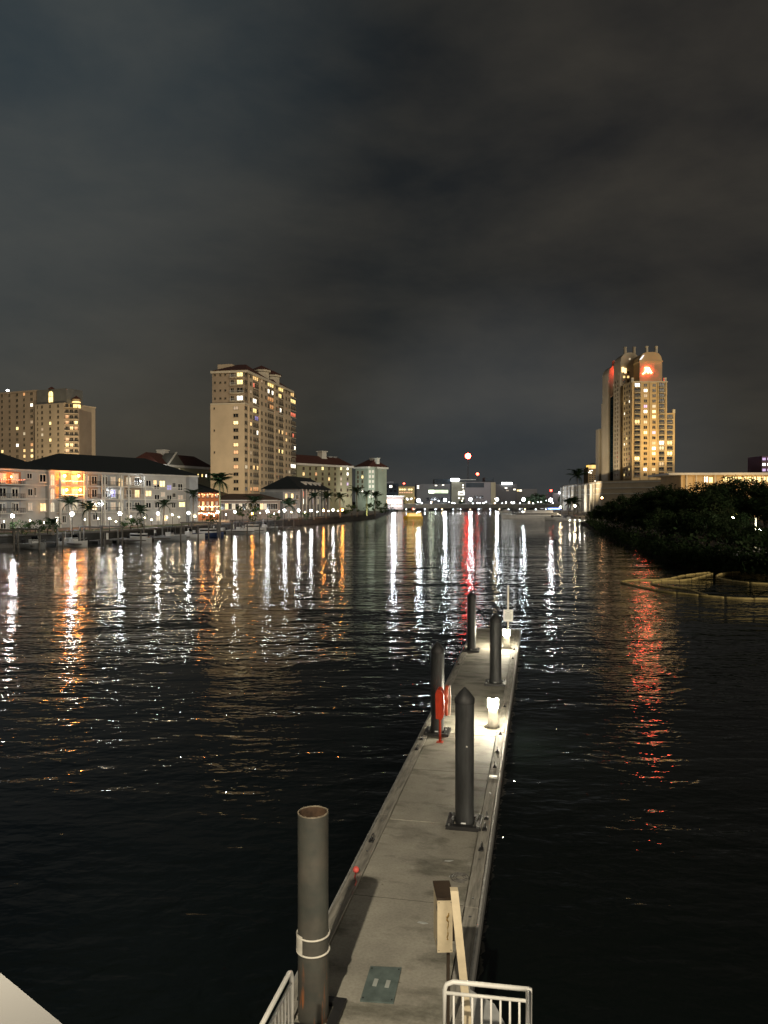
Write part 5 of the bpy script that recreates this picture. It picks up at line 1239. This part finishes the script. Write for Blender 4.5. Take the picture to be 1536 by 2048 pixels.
# ================================================================== GOLDEN TOWER (right)
gt = thing('hotel_tower','golden lit stepped hotel tower with red sign and domed tops','tower',(138,440,.7))
def X(px,Y): return At(px,1000,Y).x-138
def Z(py,Y): return At(0,py,Y).z-.7
def blk(name,x0,x1,y0,y1,z1,m,z0=-.5): return MB().box(x0,y0-440,z0,x1,y1-440,z1).build(name,m,gt)
tan_shaded = mat('shaded_tan_wall',(0.50,0.42,0.30),.85,.12,.1)  # duller tone of the unlit side, put into the wall colour
XA0,XA1 = X(1262,440),X(1333,440); zA=Z(762,440)
blk('front_block',XA0,XA1,440,456,zA,stucco_gold_lit)
XW1=X(1349,441); zW=Z(826,441); blk('side_wing',XA1+.01,XW1,441,456,zW,stucco_gold_lit)
for x,z_ in ((XA0+.8,zA),(XA1-.8,zA),(XW1-.8,zW)): MB().box(x-.7,.5,z_,x+.7,1.9,z_+2.0).build('pinnacle', stucco_cream, gt)
MB().box(XA0-.25,-.25,zA-.8,XA1+.25,.05,zA-.1).build('cornice', stucco_cream, gt)
# upper block with sloping shoulders
def shoulder(x0,x1,y0,y1,zb,zs,ztop,m,name,ch=3.5):
    b_=MB(); 
    prof=[(x0,zb),(x1,zb),(x1,zs)]+[(x1-ch*(1-math.cos(t_)) , zs+(ztop-zs)*math.sin(t_)) for t_ in (R(30),R(60),R(90))]+[(x0+ch*(1-math.cos(t_)), zs+(ztop-zs)*math.sin(t_)) for t_ in (R(90),R(60),R(30))]+[(x0,zs)]
    k=len(prof); b_.add([(x,y0-440,z) for x,z in prof]+[(x,y1-440,z) for x,z in prof],[tuple(range(k)),tuple(reversed(range(k,2*k)))]+[(i,k+i,k+(i+1)%k,(i+1)%k) for i in range(k)])
    return b_.build(name,m,gt)
X20,X21=X(1278,446),X(1323,446); z2s=Z(722,446); z2t=Z(704,446)
shoulder(X20,X21,446,458,zA-.5,z2s,z2t,mat('upper_gold_lit_wall',(0.58,0.42,0.24),.85,.1,.1),'crown_block',4.2)  # crown wall colour carries the golden uplight
MB().box(X20-.3,5.7,z2s-.5,X21+.3,18.3,z2s+.2).build('cornice', stucco_gold_lit, gt)
for px in (1293,1312): x=X(px,447); MB().cyl(x,8,z2t-.1,z2t+3.2,.95,.8,n=8).cyl(x,8,z2t+3.2,z2t+3.7,1.1,1.0,n=8).build('chimney_stack', stucco_cream, gt)
XB0,XB1=X(1240,457),X(1277,457); zBt=Z(705,457); shoulder(XB0,XB1,457,471,-.5,Z(722,457),zBt,tan_shaded,'middle_block',4.5)
for px in (1250,1268): x=X(px,459); MB().cyl(x,20,zBt-.1,zBt+3.2,.95,.8,n=8).cyl(x,20,zBt+3.2,zBt+3.8,1.1,1.0,n=8).build('chimney_stack', tan_shaded, gt)
XC0,XC1=X(1217,474),X(1242,474); zCt=Z(730,474); shoulder(XC0,XC1,474,488,-.5,Z(745,474),zCt,tan_shaded,'left_block',4.0)
x=X(1226,476); MB().cyl(x,36,zCt-.1,zCt+2.8,1.2,.9,n=8).build('chimney_stack', tan_shaded, gt)
blk('left_wing',X(1209,489),X(1220,489),489,497,Z(805,489),tan_shaded); blk('outer_wing',X(1198,498),X(1215,498),498,506,Z(858,498),tan_shaded)
# curtain glass
g0,g1_=X(1220,474),X(1235,474); zt0,zt1=Z(795,474),Z(785,474)
MB().add([(g0,33.6,0),(g1_,33.6,0),(g1_,33.6,zt1),(g0,33.6,zt0),(g0,33.95,0),(g1_,33.95,0),(g1_,33.95,zt1),(g0,33.95,zt0)],[(0,1,2,3),(7,6,5,4),(0,4,5,1),(1,5,6,2),(2,6,7,3),(3,7,4,0)]).build('curtain_glass', glass_teal, gt)
MB().tube([(g0-.2,33.4,zt0+.3),(g1_+.2,33.4,zt1+.3)],.35,6).build('glass_arch_trim', stucco_cream, gt)
for i in range(26):
    z_=3+i*2.75
    if z_<zt0-1: MB().box(g0+.1,33.45,z_,g1_-.1,33.58,z_+.15).build('mullion', mat('teal_mullion',(0.05,0.07,0.08),.5,.2), gt)
# left-side outlines
for px,Yb,zt_ in ((1198,498,Z(858,498)),(1209,489,Z(805,489)),(1217,474,Z(760,474)),(1240,457,Z(745,457))):
    x=X(px,Yb); MB().box(x-.5,Yb-440-.45,0,x+.35,Yb-440-.02,zt_).build('corner_strip', mat('pale_strip',(0.5,0.44,0.33),.8,.1), gt)
fA=Face(gt,0,0,0); r_=random.Random(44)
rowsy=[770.5+10.52*i for i in range(18)]
litA={(0,1),(4,0),(3,0)}
w1={1:'white',2:'dim',4:'violet',5:'white',7:'cream',9:'yellow',16:'white'}; w2={4:'cream',5:'yellow',6:'yellow',9:'violet',11:'dim',12:'white',13:'yellow',16:'cream'}
def uA_(px): return X(px,440)
for j,yy in enumerate(rowsy):
    z_=Z(yy,440)
    fA.win(uA_(1290),z_,2.2,1.9,w1.get(j,'dark'),stucco_gold_lit); fA.win(uA_(1307),z_,2.2,1.9,w2.get(j,'dark'),stucco_gold_lit)
    for px,wd in ((1273.5,3.4),(1322.5,3.2)):
        k={(0,1273.5):'white',(7,1273.5):'warm',(14,1273.5):'yellow',(11,1322.5):'white',(12,1322.5):'cream',(15,1322.5):'dim'}.get((j,px),'dark')
        fA.win(uA_(px),z_+.15,wd*.95,2.3,k,steel_dark,off=.02); fA.balc(uA_(px),z_-1.35,wd,stucco_cream,mat('gold_rail',(0.5,0.42,0.28),.6,.1))
    if yy>830:
        k={11:'warm',13:'yellow',17:'yellow'}.get(j,'dark'); f_=Face(gt,0,1,0)
        f_.win(uA_(1340),z_+.15,3.3,2.3,k,steel_dark,off=.02); f_.balc(uA_(1340),z_-1.35,3.4,stucco_cream,MATS['gold_rail'])
for px in (1264,1281,1299,1315,1331): MB().box(-.35,-.45,0,.35,-.02,zA-.9).build('pilaster', mat('gold_lit_pilaster',(0.60,0.46,0.27),.8,.1), gt, loc=(uA_(px),0,0))  # pilaster colour carries the golden uplight too
fB=Face(gt,0,17,0)
for j in range(24):
    z_=Z(745+8.9*j,457)
    for px in (1247,1255): fB.win(X(px,457),z_,1.5,1.6,lit(r_,.10),frame_tan)
    fs=Face(gt,XA0,16,R(-90))
    for u_ in (3.5,8,12.5): fs.win(u_,Z(770+10.5*j,440) if j<18 else 5,1.6,1.6,lit(r_,.16),frame_tan) if j<18 else None
fB2=Face(gt,XB0,31,R(-90))
for j in range(22): 
    for u_ in (4,9): fB2.win(u_,Z(760+9*j,457),1.5,1.6,'dark',frame_tan)
for px,yy,k in ((1258,718,'cream'),(1227,770,'cream')):
    Yq=457 if px>1240 else 474; f_=Face(gt,0,Yq-440,0); f_.win(X(px,Yq),Z(yy,Yq),1.2,1.4,k,frame_tan)
# red sign: slanted strokes of the hotel's emblem
sgn = emi('red_neon_sign',(1.0,.085,.045),62,sample=True)
def stroke(b_,pts,w_,y_):
    for i in range(len(pts)-1):
        (x0,z0),(x1,z1)=pts[i],pts[i+1]; b_.add([(x0-w_,y_,z0),(x0+w_,y_,z0),(x1+w_,y_,z1),(x1-w_,y_,z1),(x0-w_,y_+.3,z0),(x0+w_,y_+.3,z0),(x1+w_,y_+.3,z1),(x1-w_,y_+.3,z1)],[(0,1,2,3),(7,6,5,4),(0,4,5,1),(1,5,6,2),(2,6,7,3),(3,7,4,0)])
def spt(px,py,Y=445.4): return (At(px,py,Y).x-138, At(px,py,Y).z-.7)
sb=MB()
for pts in ([(1286,748),(1291,744),(1293,737)],[(1291,734.5),(1297,746)],[(1297,735),(1303,746)],[(1295,734.5),(1292,741)]):
    stroke(sb,[spt(*p) for p in pts],.42,5.4)
sb.build('emblem_sign', sgn, gt)
sb=MB(); stroke(sb,[(X(1234,472)-.2,Z(744,472)),(X(1236,472)+.3,Z(735,472))],.5,32.3); sb.build('emblem_sign', sgn, gt)
gcol=emi('gold_dome_light',(1.0,.7,.3),2.2)
for px,yy in ((1245,739),(1250,741)): x=X(px,456); MB().box(x-.6,16.3,Z(yy+5,456),x+.6,16.8,Z(yy-5,456)).build('crown_light', gcol, gt)
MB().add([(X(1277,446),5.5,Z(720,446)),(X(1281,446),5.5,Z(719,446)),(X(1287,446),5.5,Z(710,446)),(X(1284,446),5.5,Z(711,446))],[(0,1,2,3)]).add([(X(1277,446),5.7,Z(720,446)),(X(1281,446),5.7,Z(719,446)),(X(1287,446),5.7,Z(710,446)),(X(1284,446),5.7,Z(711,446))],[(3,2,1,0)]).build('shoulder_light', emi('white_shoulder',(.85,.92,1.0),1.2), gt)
def upl(x,y,z,e,col,tgt,size=R(70),name='tower_uplight_and_fill'):
    d_=bpy.data.lights.new(name,'SPOT'); d_.energy=e; d_.color=col; d_.spot_size=size; d_.spot_blend=.8; d_.shadow_soft_size=.8
    o=bpy.data.objects.new(name,d_); COL.objects.link(o); o.location=(x,y,z); o.rotation_euler=(Vector((x,y,z))-Vector(tgt)).to_track_quat('Z','Y').to_euler(); return o
upl(100,450,4,95000,(1,.82,.55),(139,470,40),R(75)); upl(150,405,20,62000,(1,.68,.28),(152,440,45)); upl(163,408,20,38000,(1,.70,.28),(161,440,55))  # first spot is a fill added to brighten the left face
upl(151,440.5,84,110,(1,.06,.04),(152,446,85),R(120),'sign_glow'); upl(135.5,468,82,380,(1,.36,.38),(139,476,84),R(120),'sign_glow')
# ================================================================== LONG HALL (right)
Ha=(135,560); Hb=(125.7,443); Hc=(140.2,370)
hall=thing('convention_hall','long low cream hall with ribbed walls stretching right behind the mangroves','hall',(Hb[0],Hb[1],.7))
def hw_(p): return (p[0]-Hb[0],p[1]-Hb[1])
cream_h = mat('hall_cream_wall',(0.55,0.46,0.33),.85,.12,.15)
HT=19.0-.7
MB().prism([hw_((125.7,443)),hw_((160,400)),hw_((220,440)),hw_((190,470)),hw_((175,600)),hw_((137,590))],-.5,HT).build('wall', cream_h, hall)
MB().prism([hw_((160,399.5)),hw_((205,330)),hw_((260,330)),hw_((220,440))],-.5,HT+.6).build('east_wall', cream_h, hall)
for (a,b2,n_) in (((125.7,443),(137,590),12),((125.7,443),(160,400),6),((160,399.5),(205,330),10)):
    th=math.atan2(b2[1]-a[1],b2[0]-a[0]); Lh=math.hypot(b2[0]-a[0],b2[1]-a[1]); sgn_= 1
    for k in range(3): MB().box(-.2,-.35 if n_!=12 else -.02,HT-1.2-3.2*k,Lh+.2,-.02 if n_!=12 else .35,HT-.7-3.2*k).build('wall_rib', trim_white, hall, loc=(*hw_(a),0), rz=th)
# columns and lit lower part at the far end
for i in range(7):
    t_=i/6; a=Vector((127,462)).lerp(Vector((136,580)),t_); MB().cyl(a.x-Hb[0]-2.5,a.y-Hb[1],-.5,HT-1.5,.9,n=10).build('column', trim_white, hall)
upl(118,470,2,16000,(1,.93,.75),(128,480,12),R(100),'hall_uplight'); upl(122,540,2,16000,(.95,.97,1.0),(133,550,12),R(100),'hall_uplight')
hall2=thing('glowing_hall','golden lit hall with a row of tall bright windows at the right edge','hall',(At(1362,950,330).x,330,.7),R(-4))
f_=Face(hall2); a0=f_.uz(1362,951); HL2=f_.uz(1560,951)[0]+30; zt_=f_.uz(1450,950)[1]
MB().box(0,0,-.5,HL2,30,zt_).build('wall', stucco_gold_lit, hall2)
MB().box(-6,-3,zt_,HL2+2,30,zt_+.9).build('roof_slab', trim_white, hall2)
goldw=emi('gold_hall_window',(1.0,.66,.25),1.9,var=.35,scale=.4)
for i in range(16):
    px=1412+9.6*i; u_,z_=f_.uz(px,959 if i!=1 else 960)
    if i in (2,3): continue
    f_.win(u_,z_,1.75,2.7,'yellow' if i else 'white',stucco_gold_lit)
for i in range(10): u_,z_=f_.uz(1372+19*i,959); MB().box(-.25,-1.2,0,.25,-.9,zt_).build('column', stucco_cream, hall2, loc=(u_,0,0))
for i in range(5): 
    u_,z_=f_.uz(1500+9*i,970); MB().ball(u_,-2.5,z_,.30,6,4).build('terrace_light', emi('pink_light',(1,.6,.5),12), hall2)
upl(At(1400,1000,315).x,312,9,9000,(1,.66,.3),(At(1400,1000,330).x,330,16),R(120),'hall_uplight'); upl(At(1500,1000,315).x,312,9,9000,(1,.66,.3),(At(1500,1000,330).x,330,16),R(120),'hall_uplight')
vt,gv,lv,hv = simple('distant_tower','violet lit tower top at the far right edge','tower',1523,1560,520,520,912,20,mat('violet_lit_wall',(0.20,0.12,0.18),.8,.15),z=.7)  # violet light is put into the tower wall colour
for i in range(3): 
    for j in range(3): u_,z_=gv.uz(1528+10*i,918+11*j); gv.win(u_,z_,2.6,2.0,'violet' if j!=1 else 'white',steel_dark)
# orange wall lamp + pavilion at the mangrove tip
p=At(1204,997,225); ow=thing('orange_lamp','warm orange lamp above the mangrove tip','lamp',(p.x,225,.7))
MB().cyl(0,0,0,p.z-.7,.07,n=8).build('post',steel_dark,ow); MB().ball(0,0,p.z-.7+.2,.30,8,5).build('globe',emi('dim_orange_globe',(1.0,.5,.2),25,sample=True),ow)
pv_,fv,vL,vH = simple('dock_pavilion','small white lit pavilion on the water left of the mangrove tip','pavilion',1146,1186,262,258,1040,5,None,z=.0)
MB().box(-.5,-3,.3,vL+.5,3,.6).build('deck', trim_white, pv_)
for i in range(5): 
    MB().cyl(vL*i/4,-2.6,.6,vH,.08,n=6).build('post', trim_white, pv_); MB().ball(vL*i/4,-2.9,vH-.1,.11,6,4).build('bulb', emi('pavilion_bulb',(1,.93,.8),70,sample=True), pv_)
MB().box(-.6,-3,vH,vL+.6,3,vH+.25).build('roof', trim_white, pv_)
for i in range(12): MB().box(vL*i/11-.04,-2.9,.6,vL*i/11+.04,-2.85,1.5).build('rail_bar', trim_white, pv_)
MB().box(-.3,-2.95,1.5,vL+.3,-2.85,1.58).build('hand_rail', trim_white, pv_)
for i,(px,py,Y,lb_) in enumerate(((1121,1014,330,'warm lamp left of the lit columns'),(1150,1012,340,'warm lamp under the lit columns of the long hall'),(1103,1022,400,'low white lamp behind the yacht'),(1177,1040,262,'small white lamp at the pavilion end'))):
    p=At(px,py,Y); t_=thing('quay_lamp',lb_,'lamp',(p.x,Y,.2),0,'lamps on the right quay'); MB().cyl(0,0,0,p.z-.2,.07,n=6).build('post',steel_dark,t_); MB().ball(0,0,p.z-.2,.34 if i<3 else .2,8,5).build('globe',globe_y if i<2 else globe_w,t_)
qk=MB().prism([(66,262),(92,262),(112,400),(128,440),(140,560),(120,560),(92,420),(84,330)],-.8,.75).build('quay', mat('quay_stone',(0.42,0.38,0.32),.8,.2,.5)); struct(qk)
# lamp in the mangroves at the right edge
p=At(1519,1064,100); ml=thing('path_lamp','white lamp on a short pale pole glowing inside the right mangroves','lamp',(p.x,p.y,.7),0)
MB().tube([(0,0,0),(0,0,p.z-.7)],.05,8).build('post',trim_white,ml); MB().ball(0,0,p.z-.55,.22,8,6).build('globe',emi('mangrove_lamp_globe',(1.0,.95,.8),420,sample=True),ml)
p2=At(1511,1036,101); MB().box(-.09,-.09,-.0,.09,.09,p2.z-.7).build('signpost', mat('pale_post2',(0.5,0.47,0.35),.6,.1), ml, loc=(p2.x-p.x,1.0,0))
# palm uplight on the point
pp=At(734,1026,281); upl(pp.x,279.0,2.0,5200,(.85,1.0,.35),(pp.x,280,8),R(60),'palm_uplight')
pp=At(440,1000,172); upl(pp.x,167,2.2,5200,(.75,1.0,.55),(pp.x,172,10),R(70),'palm_uplight')

q_=At(742,1000,430); upl(q_.x+3,425,2,38000,(.85,1.0,.88),(q_.x+1,447,14),R(80),'wing_uplight')
q_=At(706,1000,410); upl(q_.x+3,408,2,26000,(1.0,.97,.9),(q_.x,428,14),R(80),'wing_uplight')

q_=At(455,1000,262); upl(q_.x+8,262,10,52000,(1.0,.80,.52),(q_.x-16,316,34),R(85),'tower_uplight_and_fill')  # fill spot added to brighten the tan tower wall

# trees and lights filling the far shore
far_leaf=[leaf_mat('far_tree_leaf',(0.035,0.05,0.028)),leaf_mat('far_tree_leaf_pale',(0.05,0.065,0.04))]
FT=[crown_mesh(60+i,4.5,3.2,40,30,.5,far_leaf,5.0) for i in range(2)]
for i,(px,s_,lb_) in enumerate(((800,.9,'round dark tree by the waterside restaurant'),(1062,1.2,'round dark tree beyond the bridge left of its right end'),(1075,1.5,'largest round dark tree beyond the right part of the bridge'),(1088,1.0,'small round tree beyond the bridge near the lamp cluster'),(1129,1.3,'round tree at the right bridge end before the pale block'),(923,.7,'small dark tree in front of the stair block'))):
    p=At(px,1000,624+3*i); t_=thing('round_tree',lb_,'tree',(p.x,p.y,1.9),i,'trees along the far shore'); t_.scale=(s_,s_,s_)
    link('crown',FT[i%2],t_); link('trunk',TK[i%3],t_)
r_=random.Random(90)
for i in range(20):
    px=846+16.2*i+r_.uniform(-4,4); py=r_.choice((1006.3,1007,1004,1001.5)); p=At(px,py,616+i)
    t_=thing('street_lamp','small far street lamp beyond the bridge parapet, '+ORD[i]+' in the row from the left','street lamp',(p.x,p.y,1.9),0,'small far street lamps'); h=p.z-1.9
    MB().cyl(0,0,0,h,.09,n=6).build('post',steel_dark,t_); MB().ball(0,0,h,r_.uniform(.3,.55),6,4).build('globe',emi('far_warm_dot',(1,.72,.4),14) if i%4==1 else emi('far_white_dot',(.9,.95,1.0),14),t_)
for i in range(16):
    px=812+18.6*i+r_.uniform(-4,4); p=At(px,1019.2,585)
    t_=thing('mooring_light','small low light at the water under the bridge, '+ORD[i]+' from the left','mooring light',(p.x,p.y,0),0,'low lights under the bridge'); h=max(.5,p.z)
    MB().cyl(0,0,-1,h,.12,n=6).build('post',steel_dark,t_); MB().ball(0,0,h+.2,r_.uniform(.22,.4),6,4).build('globe',emi('low_warm_dot',(1,.7,.4),16) if i%3==1 else emi('low_white_dot',(.85,.93,1.0),16),t_)
for i,(px,Y_,lb_) in enumerate(((1112,300,'white cabin boat moored just right of the long yacht'),(1135,285,'small white boat with canopy beside the right quay'),(1092,430,'white cabin boat behind the yacht near the blue lit terrace'),(1010,500,'white boat under the left end of the yacht by the bridge'))):
    p=At(px,1000,Y_); boat(Vector((p.x,Y_,0)),R(170+8*i),lb_,7.5,hull_w,'cabin' if i!=1 else 'tower','boats on the right side of the channel',1.15)
p=At(1466,1036,112); t_=thing('orange_lamp','orange lamp glowing behind the upper mangrove leaves near the pale pole','lamp',(p.x,p.y,.7))
MB().cyl(0,0,0,p.z-.7,.05,n=6).build('post',steel_dark,t_); MB().ball(0,0,p.z-.6,.18,8,5).build('globe',emi('mangrove_orange_globe',(1.0,.5,.18),420,sample=True),t_)

q_=At(60,1000,372); upl(q_.x+14,368,18,70000,(1.0,.78,.48),(q_.x-18,420,38),R(95),'tower_uplight_and_fill')  # added fill spot that brightens the far left tower
